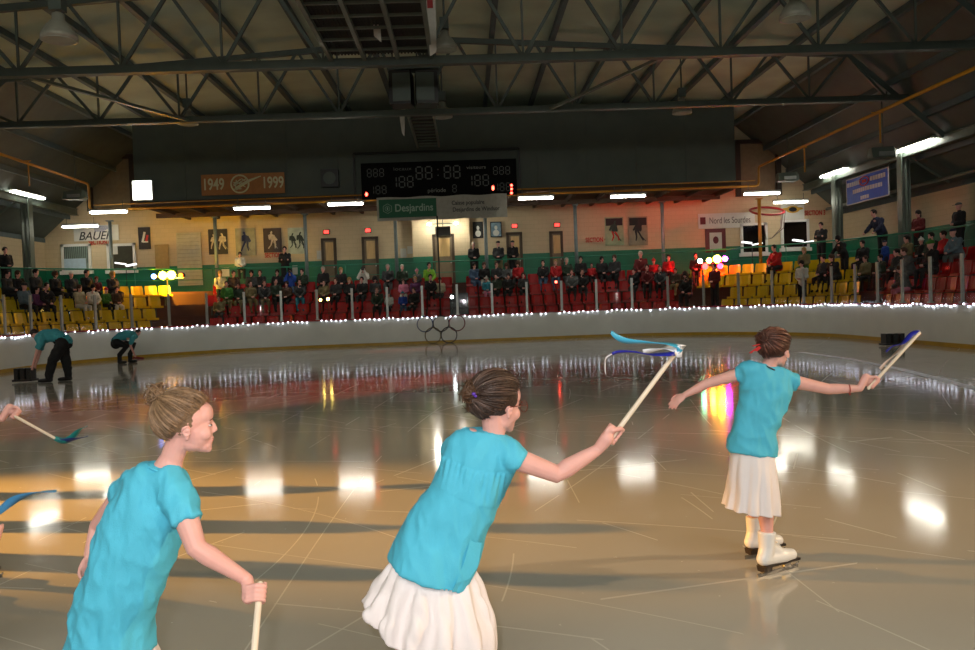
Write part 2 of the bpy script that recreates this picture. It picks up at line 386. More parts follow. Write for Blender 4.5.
    r = thing('walkway_railing', 'green metal railing along the front of the upper walkway', 'railing', (XC, D + 4.2, 2.5))
    gr = mat('green_rail', srgb(20, 120, 90), .4); mb.build('handrail', gr, r)
    for i in range(0, len(vis), 4): mb = MB(); mb.tube([(*vis[i], 2.5), (*vis[i], 3.48)], .02, 6); mb.build('post', gr, r)
    # thin posts under the mezzanine
    for i, px in enumerate((112, 217, 307, 397, 487, 577, 664, 761)):
        p = at(px, 270, 37.35); mb = MB(); mb.tube([(p.x, 37.35, 2.5), (p.x, 37.35, 5.83)], .08, 8); mb.box((p.x, 37.35, 2.52), (.26, .26, .04)); mb.box((p.x, 37.35, 5.81), (.26, .26, .04))
        lab = ['in front of the sign reading BAUER', 'before the first hockey poster on the left', 'right of the fourth hockey poster', 'left of the bright central wall block', 'below the right end of the white and green banner',
               'between the right exit door and the two hockey posters', 'right of the two hockey posters', 'in front of the black window, tinted yellow'][i]
        tag(mb.build('support_post', mat('blue_grey_post', srgb(120, 135, 135), .4) if i < 7 else pipem), 'slim steel post, ' + lab, 'post', 'slim posts under the upper level')
build_setting()

# ------------------------------------------------------------------ boards, glass, lights on the boards
def build_boards():
    B = 1.11
    r = thing('rink_boards', 'white curved rink boards with yellow kick plate and red top rail', 'rink boards', (XC, D, 0))
    mb = MB(); strip(mb, 0, .11, B - .05, sm=True); strip(mb, .12, .11, B - .05, sm=True); mb.build('board_panel', boardm, r)
    mb = MB(); strip(mb, -.012, .0, .11, sm=True); strip(mb, -.012, .11, .11, o2=.02); mb.build('kick_plate', kick, r)
    mb = MB(); strip(mb, -.02, B - .05, B, sm=True); strip(mb, -.02, B, B, o2=.2); strip(mb, .2, B - .05, B, sm=True); mb.build('top_rail', redcap, r)
    g = thing('rink_glass', 'clear safety glass in slim grey posts standing on the boards', 'safety glass', (XC, D + .1, B))
    mb = MB(); strip(mb, .1, B, 2.3, sm=True); mb.build('glass_pane', glass_material(), g)
    base = outline(0, .05); acc = 0; last = None; n = 0
    for i, (x, y, t) in enumerate(base):
        if last is not None: acc += sqrt((x - last[0]) ** 2 + (y - last[1]) ** 2)
        last = (x, y)
        if acc > 1.36 and y > 14:
            acc = 0; p = (x + cos(t) * .07, y + sin(t) * .07); px = proj((*p, 1.8))[0]
            if -25 < px < 1010:
                mb = MB(); Rm = Matrix.Rotation(t, 3, 'Z'); mb.box((*p, (B + 2.33) / 2), (.05, .09, 2.33 - B), 0, Rm); mb.box((*p, B + .02), (.12, .14, .04), 0, Rm)
                mb.build('post', alu, g)
    # fairy lights
    s = thing('string_lights', 'string of small white fairy lights along the top of the rink boards', 'string lights', (XC, D, B))
    bulbm = mat('fairy_bulb', (1, 1, 1), emit=(.78, .82, 1), es=5, var=0); wire = mat('pale_wire', srgb(170, 180, 190), .5)
    base = outline(-.035, .19); pts = []
    for i, (x, y, t) in enumerate(base):
        if y < 13: continue
        z = B - .085 + .05 * abs(sin(i * .64 + sin(i * .19) * 2)) + random.uniform(-.025, .025); pts.append((x + random.uniform(-.01, .01), y, z))
    mb = MB(); mb.tube(pts, .006, 4); mb.build('cable', wire, s)
    bp = [p for p in pts if -10 < proj(p)[0] < 985]; random.shuffle(bp)
    rest = MB()
    me = MB().ell((0, 0, 0), .024, n=6).mesh('bulb'); me.materials.append(bulbm)
    bp.sort(key=lambda p: p[1])
    for i, p in enumerate(bp):
        if random.random() < .12: continue
        if i < 100:
            o = bpy.data.objects.new('bulb', me); C.objects.link(o); o.parent = s; o.location = V(p) - V(s.location)
        else: rest.ell(p, .024, n=6)
    o = rest.build('bulbs', bulbm, s); o['kind'] = 'stuff'
    # five rings hung on the boards
    r = thing('ring_emblem', 'emblem of five linked coloured rings hung on the white end boards', 'emblem', at(441, 330, D - .03))
    for (px, py, c, rr) in ((425, 324, (20, 50, 110), 8), (441, 323.5, (15, 15, 15), 8), (457, 323, (130, 25, 30), 8), (433, 335.5, (120, 100, 30), 8), (449, 335, (15, 70, 45), 8)):
        p = at(px, py, D - .035); mb = MB(); mb.torus(p, (0, 1, 0), .315, .018, 32, 6); mb.build('ring', mat('ring_%d' % c[0], srgb(*c), .4), r)
build_boards()

# ------------------------------------------------------------------ seats
ROWO = [1.38, 2.18, 2.98, 3.83]; ROWZ = [.5, .97, 1.45, 1.93]
def row_path(k, extra=0, ds=.55): return outline(ROWO[k] + extra, ds)
SECT = [(-12, 172, 'y', 'left'), (212, 454, 'r', 'centre-left'), (470, 676, 'r', 'centre-right'), (694, 866, 'y', 'right'), (880, 990, 'r', 'side')]
def sect(px):
    for a, b, c, n in SECT:
        if a <= px <= b: return c, n
    return None, None
def build_seats():
    protos = {}
    for c, m_ in (('y', yseat), ('r', rseat)):
        mb = MB(); rings = []
        for z, d, w in ((.40, .0, .47), (.55, .03, .48), (.74, .06, .48), (.84, .085, .44)):
            rings.append([V((-w / 2, -d * 1, z)), V((-w / 4, -d + .0 - .035, z)), V((w / 4, -d - .035, z)), V((w / 2, -d, z)), V((w / 2, -d - .03, z)), V((w / 4, -d - .065, z)), V((-w / 4, -d - .065, z)), V((-w / 2, -d - .03, z))])
        mb.loft(rings, sm=False); back = mb.mesh('backrest'); back.materials.append(m_)
        mb = MB(); mb.box((0, .16, .44), (.46, .36, .05)); mb.box((0, .335, .42), (.46, .03, .07)); pan = mb.mesh('seat_pan'); pan.materials.append(m_)
        mb = MB(); mb.box((0, .05, .2), (.06, .1, .42)); mb.box((0, .1, .39), (.3, .2, .04)); leg = mb.mesh('bracket'); leg.materials.append(dsteel)
        protos[c] = (back, pan, leg)
    n = 0
    rown = ['front row', 'second row', 'third row', 'top row']
    for k in range(4):
        for x, y, t in row_path(k):
            if y < 17: continue
            px = proj((x, y, ROWZ[k] + .6))[0]
            if px < -8 or px > 983: continue
            c, nm = sect(px + 3)
            if not c or (k <= 1 and (690 < px < 724 or 158 < px < 178)): continue
            cn = 'yellow' if c == 'y' else 'red'
            where = {'left': 'left yellow block', 'centre-left': 'block left of the dark rack', 'centre-right': 'block right of the dark rack', 'right': 'right yellow block', 'side': 'side block at right'}[nm]
            r = bpy.data.objects.new('stadium_seat', None); C.objects.link(r); r.location = (x, y, ROWZ[k]); r.rotation_euler = (0, 0, t + pi / 2); r.empty_display_size = .1
            tag(r, f'{cn} plastic stadium seat in the {rown[k]} of the {where}', 'seat', f'{cn} seats, {rown[k]}, {where}')
            for me, nn in zip(protos[c], ('backrest', 'seat_pan', 'bracket')):
                o = bpy.data.objects.new(nn, me); C.objects.link(o); o.parent = r
            n += 1
    print('seats', n)
build_seats()

# ------------------------------------------------------------------ heads, hair, hands
skin = mat('skin', srgb(222, 166, 154), .55, var=.05, scale=20, sss=.12)
dark_eye = mat('eye', srgb(40, 30, 25), .2, var=0); lipm = mat('lips', srgb(200, 125, 115), .5, var=.05)
def frame3(f, u):
    f = V(f).normalized(); u = V(u); u = (u - f * u.dot(f)).normalized(); return Matrix((f, u.cross(f), u)).transposed()
def head_shape(mb, c, f, u=(0, 0, 1), s=1.0):
    R = frame3(f, u); P = lambda x, y, z: V(c) + R @ V((x * s, y * s, z * s)); e = lambda p, r, n=16: mb.ell(P(*p), [k * s for k in r], R, n)
    e((-.014, 0, .03), (.094, .074, .082), 28); e((.028, 0, -.02), (.058, .057, .076), 24); e((.05, 0, -.072), (.033, .031, .028), 18); e((.066, 0, -.088), (.016, .018, .014))
    e((.055, 0, .035), (.034, .052, .042), 20); e((.073, 0, .010), (.012, .040, .009)); e((.02, 0, -.06), (.05, .047, .036), 18); e((.060, 0, -.055), (.020, .024, .024))
    for y in (-1, 1):
        e((.054, y * .030, -.030), (.029, .025, .027), 18)
        e((.002, y * .070, -.020), (.012, .007, .020)); e((.006, y * .077, -.008), (.011, .005, .009)); e((.003, y * .070, -.038), (.007, .006, .008)); mb.torus(P(.003, y * .076, -.016), R @ V((0, 1, 0)), .012 * s, .0032 * s, 14, 6)
        e((.088, y * .008, -.026), (.007, .006, .006))
    mb.tube([P(.082, 0, .008), P(.088, 0, -.006), P(.0925, 0, -.020)], [.006 * s, .008 * s, .0095 * s], 10, round_=True)
    e((.080, 0, -.049), (.0085, .020, .0055)); e((.0785, 0, -.0595), (.0085, .017, .006))
    return R, P
def face_bits(parent, P, R, s=1.0):
    for y in (-1, 1):
        mb = MB(); mb.ell(P(.0765, y * .029, -.002), [.0062 * s, .010 * s, .0032 * s], R, 12); mb.build('eye', mat('eye_white', srgb(215, 205, 200), .3, var=0), parent)
        mb = MB(); mb.ell(P(.0800, y * .029, -.002), [.005 * s, .0055 * s, .0044 * s], R, 10); mb.build('iris', dark_eye, parent)
        mb = MB(); mb.tube([P(.083, y * .014, .016), P(.085, y * .029, .020), P(.076, y * .044, .015)], [.0012 * s, .0022 * s, .001 * s], 6); mb.build('eyebrow', mat('eyebrow', srgb(110, 80, 62), .8), parent)
    mb = MB(); mb.ell(P(.0845, 0, -.0505), [.0045 * s, .0165 * s, .003 * s], R, 12); mb.ell(P(.083, 0, -.0585), [.0045 * s, .014 * s, .0036 * s], R, 12); mb.build('lips', lipm, parent)
def hair_cap(mb, P, R, s=1.0, pad=.009, seed=1):
    rx, ry, rz_ = .094 + pad, .076 + pad, .084 + pad
    def fn(p, d):
        x, z = p.x - .014, p.z + .03
        line = (.012 + .72 * (x + .012)) if x > -.012 else (.012 + 1.7 * (x + .012))
        line = max(line, -.062)
        k = max(0, min(1, (z - line) / .03)); k = k * k * (3 - 2 * k)
        sc = .90 + .10 * k
        return V((p.x * sc * s, p.y * sc * s, p.z * sc * s))
    mb.ell(P(-.014, 0, .03), (rx, ry, rz_), R, 120 if seed else 36, fn=fn)
def hair_strands(mb, P, target, s=1.0, n=240, seed=1, pad=.011, r=.0019):
    rnd = random.Random(seed); rad = V((.094 + pad, .076 + pad, .084 + pad)); c0 = V((-.014, 0, .03))
    tl = V(target) - c0; td = V((tl.x / rad.x, tl.y / rad.y, tl.z / rad.z)).normalized()
    k = 0
    while k < n:
        d = V((rnd.gauss(0, 1), rnd.gauss(0, 1), rnd.gauss(0, 1))).normalized(); x, z = d.x * rad.x - .014, d.z * rad.z + .03
        line = (.018 + .72 * (x + .012)) if x > -.012 else (.018 + 1.7 * (x + .012)); line = max(line, -.055)
        if z < line or z > line + .045 or (d.angle(td) < .5): continue
        ang = d.angle(td); pts = []; rr = []; ph = rnd.uniform(0, 6); lift = rnd.uniform(-.001, .005)
        for i in range(11):
            t = i / 10 * .97; q = (d * sin((1 - t) * ang) + td * sin(t * ang)) / max(sin(ang), .1); q.normalize()
            w = 1 + (lift + .003 * sin(ph + t * 7)) / .09
            pts.append(P(*(c0 + V((q.x * rad.x, q.y * rad.y, q.z * rad.z)) * w))); rr.append(r * s * (.7 + .6 * sin(pi * t)))
        mb.tube(pts, rr, 5, mi=1 if rnd.random() < .33 else 0); k += 1
def bun(mb, c, r, seed=1, n=34, loose=0):
    rnd = random.Random(seed); c = V(c); mb.ell(c, r * .8, n=16)
    for i in range(n):
        ax = V((rnd.gauss(0, 1), rnd.gauss(0, 1), rnd.gauss(0, 1))).normalized(); x = ax.orthogonal().normalized(); y = ax.cross(x); a0 = rnd.uniform(0, 6.28); L = rnd.uniform(2, 4.2); pts = []
        rr = r * rnd.uniform(.72, 1.0)
        for k in range(13):
            a = a0 + L * k / 12; q = rr + (loose * max(0, k - 9) / 3 * r if rnd else 0); pts.append(c + (x * cos(a) + y * sin(a)) * q)
        mb.tube(pts, [r * .07 * (.5 + sin(pi * (k + .5) / 13)) for k in range(13)], 5)
def hand_grip(mb, c, axis, palm, rs=.009, s=1.0, thumb=1):
    """hand closed round a stick: c on the stick, axis along the stick (thumb end), palm: direction from the stick to the wrist side"""
    a = V(axis).normalized(); n = V(palm); n = (n - a * n.dot(a)).normalized(); t = a.cross(n) * thumb; c = V(c)
    rf = .0078 * s
    for i in range(4):
        ci = c + a * (.0235 - i * .0158) * s; R1 = rs + rf * (1.0 - .06 * (i == 3)); pts = [ci + n * .036 * s + t * .018 * s]
        for k in range(8):
            th = math.radians(48 + k * 31); pts.append(ci + (n * cos(th) + t * sin(th)) * (R1 + (.006 if k == 0 else .003 * (k == 1))))
        mb.tube(pts, [rf * 1.12] * 3 + [rf] * 3 + [rf * .9] * 3, 8, round_=True)
    mb.ell(c + n * .034 * s + t * .004 * s, (.028 * s, .0165 * s, .032 * s), Matrix((n, t, a)).transposed(), 14)
    base = c + n * .04 * s + a * .012 * s - t * .008 * s
    mb.tube([base, c + n * .018 * s + a * .036 * s - t * .016 * s, c - n * .002 * s + a * .04 * s - t * (rs + rf), c - n * (rs + rf) * .9 + a * .034 * s - t * .002], [.011 * s, .0095 * s, .0085 * s, .0075 * s], 8, round_=True)
    return c + n * .055 * s
def hand_open(mb, w, d, nrm, s=1.0, side=1, curl=.35):
    """relaxed open hand: w wrist, d towards the fingers, nrm back of the hand"""
    d = V(d).normalized(); nrm = V(nrm); nrm = (nrm - d * nrm.dot(d)).normalized(); t = d.cross(nrm) * side; w = V(w)
    mb.ell(w + d * .04 * s, (.043 * s, .031 * s, .014 * s), Matrix((d, t, nrm)).transposed(), 14)
    for i, L in enumerate((.060, .068, .063, .05)):
        b = w + d * (.068 - .004 * abs(i - 1)) * s + t * (.023 - i * .0152) * s; p = [b - d * .02 * s]; q = b; dd = d + t * (.10 - .07 * i); dd.normalize(); p.append(q)
        for k in range(3):
            dd = (dd - nrm * curl * (.7 + .15 * i)).normalized(); q = q + dd * L * s * (.45, .32, .23)[k]; p.append(q)
        mb.tube(p, [.0078 * s, .0078 * s, .0073 * s, .0068 * s, .006 * s], 8, round_=True)
    p = [w + d * .018 * s + t * .018 * s, w + d * .038 * s + t * .042 * s - nrm * .008 * s, w + d * .062 * s + t * .05 * s - nrm * .014 * s, w + d * .08 * s + t * .05 * s - nrm * .02 * s]
    mb.tube(p, [.011 * s, .0095 * s, .008 * s, .007 * s], 8, round_=True)

def fold_noise(mb, amp, freq=(9, 9, 3), seed=0, axis=None):
    """push a closed cloth surface in and out along its normals in long soft folds"""
    me = mb.mesh('t'); ns = [v.normal.copy() for v in me.vertices]; bpy.data.meshes.remove(me)
    for i, p in enumerate(mb.v):
        q = V((p.x * freq[0] + seed, p.y * freq[1], p.z * freq[2]))
        k = .5 * noise.noise(q) + .7 * (1 - 3 * abs(noise.noise(q * 1.3 + V((7.1, 3.3, 1.7))))) + .25 * noise.noise(q * 2.1)
        mb.v[i] = p + ns[i] * k * amp
def rings_from(mb, rows, Y0, n=32, pw=2.3, yaw=0.0, folds=0, famp=0, seed=0, dy=0):
    """rows: (left px, right px, half depth m, depth shift). Rings follow the body, elliptical, real thickness"""
    rings = []
    for i, row in enumerate(rows):
        (lx, ly), (rx_, ry_), dep = row[:3]; ds = row[3] if len(row) > 3 else 0
        a, b = at(lx, ly, Y0 + ds + dy), at(rx_, ry_, Y0 + ds + dy); c = (a + b) / 2; hx = (b - a) / 2; hy = V((0, 1, 0)) * dep; ring = []
        for k in range(n):
            th = 2 * pi * k / n; cx, sx = cos(th), sin(th); q = (abs(cx) ** pw + abs(sx) ** pw) ** (-1 / pw)
            f = 1
            if folds: f = 1 + famp * (i / (len(rows) - 1)) ** .7 * (sin(folds * th + seed + .5 * sin(3 * th)) - .25 * cos((folds * 2 + 1) * th + seed) - .9)
            ring.append(c + hx * cx * q * f + hy * sx * q * f)
        rings.append(ring)
    mb.loft(rings)
    return rings
def smooth_rows(rows, sub=4):
    """Catmull-Rom the outline rows"""
    out = []; n = len(rows); full = [(r[0][0], r[0][1], r[1][0], r[1][1], r[2], r[3] if len(r) > 3 else 0) for r in rows]
    for i in range(n - 1):
        p0, p1, p2, p3 = full[max(i - 1, 0)], full[i], full[i + 1], full[min(i + 2, n - 1)]
        for k in range(sub):
            t = k / sub
            v = [.5 * (2 * b + (c - a) * t + (2 * a - 5 * b + 4 * c - d) * t * t + (3 * b - a - 3 * c + d) * t ** 3) for a, b, c, d in zip(p0, p1, p2, p3)]
            out.append(((v[0], v[1]), (v[2], v[3]), v[4], v[5]))
    f = full[-1]; out.append(((f[0], f[1]), (f[2], f[3]), f[4], f[5])); return out

bootm = mat('skate_boot_white', srgb(228, 226, 222), .35, var=.05); blade = mat('skate_blade', srgb(150, 150, 150), .2, .9); solem = mat('skate_sole', srgb(35, 25, 22), .4)
def skate(parent, heel, toe, s=1.0, lean=(0, 0)):
    heel, toe = V(heel), V(toe); d = (toe - heel); L = d.length; d.normalize(); u = V((0, 0, 1)); r = d.cross(u).normalized(); h0 = .052
    Q = lambda x, y, z: heel + d * x * L + r * y + u * z
    mb = MB(); mb.tube([Q(.1, 0, h0 + .045), Q(.35, 0, h0 + .042), Q(.62, 0, h0 + .036), Q(.86, 0, h0 + .03)], [.040, .041, .042, .033], 14, round_=True)
    mb.tube([Q(.12, 0, h0 + .04), Q(.19, 0, h0 + .1), Q(.20, 0, h0 + .15), Q(.21, 0, h0 + .19)], [.042, .042, .046, .050], 14); mb.tube([Q(.2, 0, h0 + .12), Q(.36, 0, h0 + .085), Q(.55, 0, h0 + .055)], [.036, .035, .032], 12, round_=True)
    mb.ell(Q(.35, 0, h0 + .075), (.03, .03, .03))
    b = voxel(mb, .006, 3); b.build('skate_boot', bootm, parent)
    bt = [o for o in parent.children if o.name.startswith('skate_boot')][-1]
    mb = MB(); R = Matrix((d, r, u)).transposed(); mb.box(Q(.52, 0, h0 + .006), (L * .95, .062, .012), 0, R); mb.box(Q(.12, 0, h0 - .008), (.055, .05, .03), 0, R, 1.15); mb.build('skate_sole', solem, bt, loc=None)
    mb = MB(); mb.box(Q(.48, 0, .012), (L * 1.12, .004, .022), 0, R); mb.box(Q(.13, 0, .033), (.04, .02, .026), 0, R); mb.box(Q(.72, 0, .037), (.05, .02, .034), 0, R); mb.tube([Q(.98, 0, .012), Q(1.06, 0, .03)], [.006, .004], 6); mb.build('blade', blade, bt)
    mb = MB()
    for k in range(7):
        t = k / 6; x = .25 + .35 * (1 - t) ** 1.3 - .02; z = h0 + .075 + .125 * t; w = .02
        mb.tube([Q(x, -w, z - .006), Q(x + .04, 0, z + .002), Q(x, w, z - .006)], .0028, 5)
    mb.build('laces', white, bt)
    return bt

shirtm = mat('turquoise_cotton', srgb(78, 184, 212), .75, var=.05, scale=14, bump=.25, bscale=260)
skirtm = mat('white_chiffon', srgb(232, 222, 220), .7, var=.03, scale=8, bump=.15, bscale=200)
def hairmat(nm, col): return mat(nm, col, .5, var=.4, scale=60, bump=.5, bscale=150)
batonm = mat('pale_baton', srgb(226, 208, 185), .5, var=.08, scale=12)
def ribbon_stick(label, p0, p1, r0, r1, ribs, cat='ribbon stick'):
    p0, p1 = V(p0), V(p1); t = thing('ribbon_stick', label, cat, p0, 'wooden ribbon sticks')
    mb = MB(); mb.tube([p0, p0.lerp(p1, .5), p1], [r0, (r0 + r1) / 2, r1], 12, round_=True); mb.build('handle', batonm, t)
    for nm, col, pts, w in ribs:
        m_ = mat('ribbon_' + nm, srgb(*col), .3, var=.06); pts = [V(p) for p in pts]; dense = []
        for i in range(len(pts) - 1):
            a, b, c, d = pts[max(i - 1, 0)], pts[i], pts[i + 1], pts[min(i + 2, len(pts) - 1)]
            for k in range(6):
                u = k / 6; dense.append(.5 * (2 * b + (c - a) * u + (2 * a - 5 * b + 4 * c - d) * u * u + (3 * b - a - 3 * c + d) * u ** 3))
        dense.append(pts[-1]); mb = MB(); rings = []
        for i, p in enumerate(dense):
            tt = (dense[min(i + 1, len(dense) - 1)] - dense[max(i - 1, 0)]).normalized(); s_ = V((0, .25, 1)); s_ = (s_ - tt * s_.dot(tt)).normalized(); n_ = tt.cross(s_)
            s_ = s_ * cos(i * .09) + n_ * sin(i * .09); n_ = tt.cross(s_); ww = w * (.35 + .65 * sin(pi * min(1, (i + 2) / len(dense) * .9) ** .8)); th = .0012
            rings.append([p + s_ * ww / 2 + n_ * th, p + n_ * (th + .1 * ww), p - s_ * ww / 2 + n_ * th, p - s_ * ww / 2 - n_ * th, p - n_ * (th - .1 * ww), p + s_ * ww / 2 - n_ * th])
        mb.loft(rings); o = mb.build('ribbon', m_, t); o['label'] = nm.replace('_', ' ') + ' satin ribbon'
    return t

def torso_core(mb, rows, Y0, shrink=.8):
    """body inside the clothes"""
    rr = [((r[0][0] * (1 + shrink) / 2 + r[1][0] * (1 - shrink) / 2, r[0][1] * (1 + shrink) / 2 + r[1][1] * (1 - shrink) / 2),
           (r[1][0] * (1 + shrink) / 2 + r[0][0] * (1 - shrink) / 2, r[1][1] * (1 + shrink) / 2 + r[0][1] * (1 - shrink) / 2), r[2] * shrink, r[3] if len(r) > 3 else 0) for r in rows]
    rings_from(mb, rr, Y0, 20)

# ---- first skater
def girl_one():
    Y0 = 2.7; base = at(115, 640, Y0); base.z = 0
    g = thing('person', 'girl in turquoise shirt with a light brown bun, nearest the camera, holding a stick low', 'person', base)
    J = lambda x, y, d=0: at(x, y, Y0 + d)
    rows = [((153, 462), (181, 473), .045), ((136, 468), (187, 484), .07), ((123, 484), (191, 502), .092), ((112, 504), (185, 521), .105), ((101, 529), (178, 541), .112), ((92, 555), (173, 560), .118),
            ((84, 581), (165, 583), .122), ((76, 611), (153, 612), .125), ((66, 648), (153, 647), .13)]
    body = MB(); hc = J(187, 424.5); hd, P = head_shape(body, hc, (.965, .26, -.03), (.05, 0, 1), .93); R = hd
    torso_core(body, rows, Y0)
    body.tube([P(-.018, 0, -.03), J(172, 458, .0), J(165, 475, 0)], [.038, .037, .052], 16)
    sh, el, wr = J(181, 503, -.07), J(196.5, 548, -.13), J(247, 579.5, -.10)
    body.tube([J(165, 490, -.03), sh, sh.lerp(el, .5), el, el.lerp(wr, .25), el.lerp(wr, .6), wr], [.045, .043, .037, .032, .032, .026, .020], 14, round_=True)
    gp0, gp1 = J(262, 578, -.12), J(253, 720, -.36); ax = (gp0 - gp1).normalized(); gc = J(259.5, 594, -.14)
    gp0 = gc + ax * .03; gp1 = gc + (J(254.5, 650, -.25) - gc).normalized() * .62
    ax = (gp0 - gp1).normalized()
    pe = hand_grip(body, gc, ax, wr - gc, .0095, .92, thumb=1); pe = pe.lerp(gc, .3) + ax * .012
    body.tube([wr, wr.lerp(pe, .6), pe], [.020, .021, .022], 12, round_=True)
    ls, le, lw = J(128, 487, .09), J(98, 527, .17), J(90, 556, .13)
    body.tube([ls, le, lw], [.04, .03, .021], 12, round_=True); hand_open(body, lw, J(84, 570, .1) - lw, (-.6, .5, .3), .85, 1)
    hip = J(112, 655); body.tube([J(115, 630), hip], [.09, .09], 14, round_=True)
    ft = []
    for sx, dx, dd in ((-1, -.06, .05), (1, .08, -.03)):
        a = hip + V((dx, dd, -.02)); k = V((a.x + .05, a.y, .42)); an = V((a.x - .01, a.y, .16)); body.tube([a, k, k.lerp(an, .4), an], [.075, .05, .05, .034], 14, round_=True); ft.append(an)
    b = voxel(body, .0036, 1, .4); b.build('body', skin, g)
    face_bits(g, P, R, .93)
    sm = MB(); rings_from(sm, smooth_rows(rows), Y0, 40)
    sm.tube([J(163, 478, -.02), J(176, 494, -.055), J(182, 506, -.075), J(187.5, 521, -.09)], [.052, .056, .054, .05], 20); sm.tube([J(142, 480, .04), J(128, 488, .09), J(119, 498, .12)], [.05, .05, .045], 18)
    sv = voxel(sm, .006, 4); fold_noise(sv, .010, (11, 5, 5), 3); fold_noise(sv, .0045, (24, 10, 11), 8); sv.build('shirt', shirtm, g)
    mb = MB(); mb.torus(J(166, 468, 0), (J(172, 450) - J(164, 476)), .058, .0045, 30, 6); mb.build('collar', shirtm, g)
    sk = MB(); rings_from(sk, smooth_rows([((84, 628), (145, 630), .095), ((66, 660), (158, 660), .14), ((48, 700), (172, 700), .19), ((44, 728), (176, 728), .2)]), Y0, 72, folds=11, famp=.10); sk.build('skirt', skirtm, g)
    hm = hairmat('light_brown_hair', srgb(118, 92, 66)); h = MB(); hair_cap(h, P, R, .93, .006)
    hair_strands(h, P, (-.085, 0, .085), s=.93, n=300, seed=3, pad=.008, r=.0024); ho = h.build('hair', [hm, mat(hm.name + '_light', [min(1, c * 1.45 + .01) for c in hm.diffuse_color[:3]], .4, var=.3, scale=60)], g)
    b2 = MB(); bun(b2, J(156.5, 396), .033, 5, 50, .5); bo = b2.build('hair_bun', hm, ho)
    for an in ft:
        skate(g, (an.x - .05, an.y, 0), (an.x + .15, an.y + .02, 0))
    ribbon_stick('pale stick pointing down in the hand of the girl nearest the camera', gp0, gp1, .0105, .0105, [('light_blue', (70, 170, 205), [gp1, gp1 + V((-.1, .03, -.02)), gp1 + V((-.22, .02, .0))], .03)])
    return g
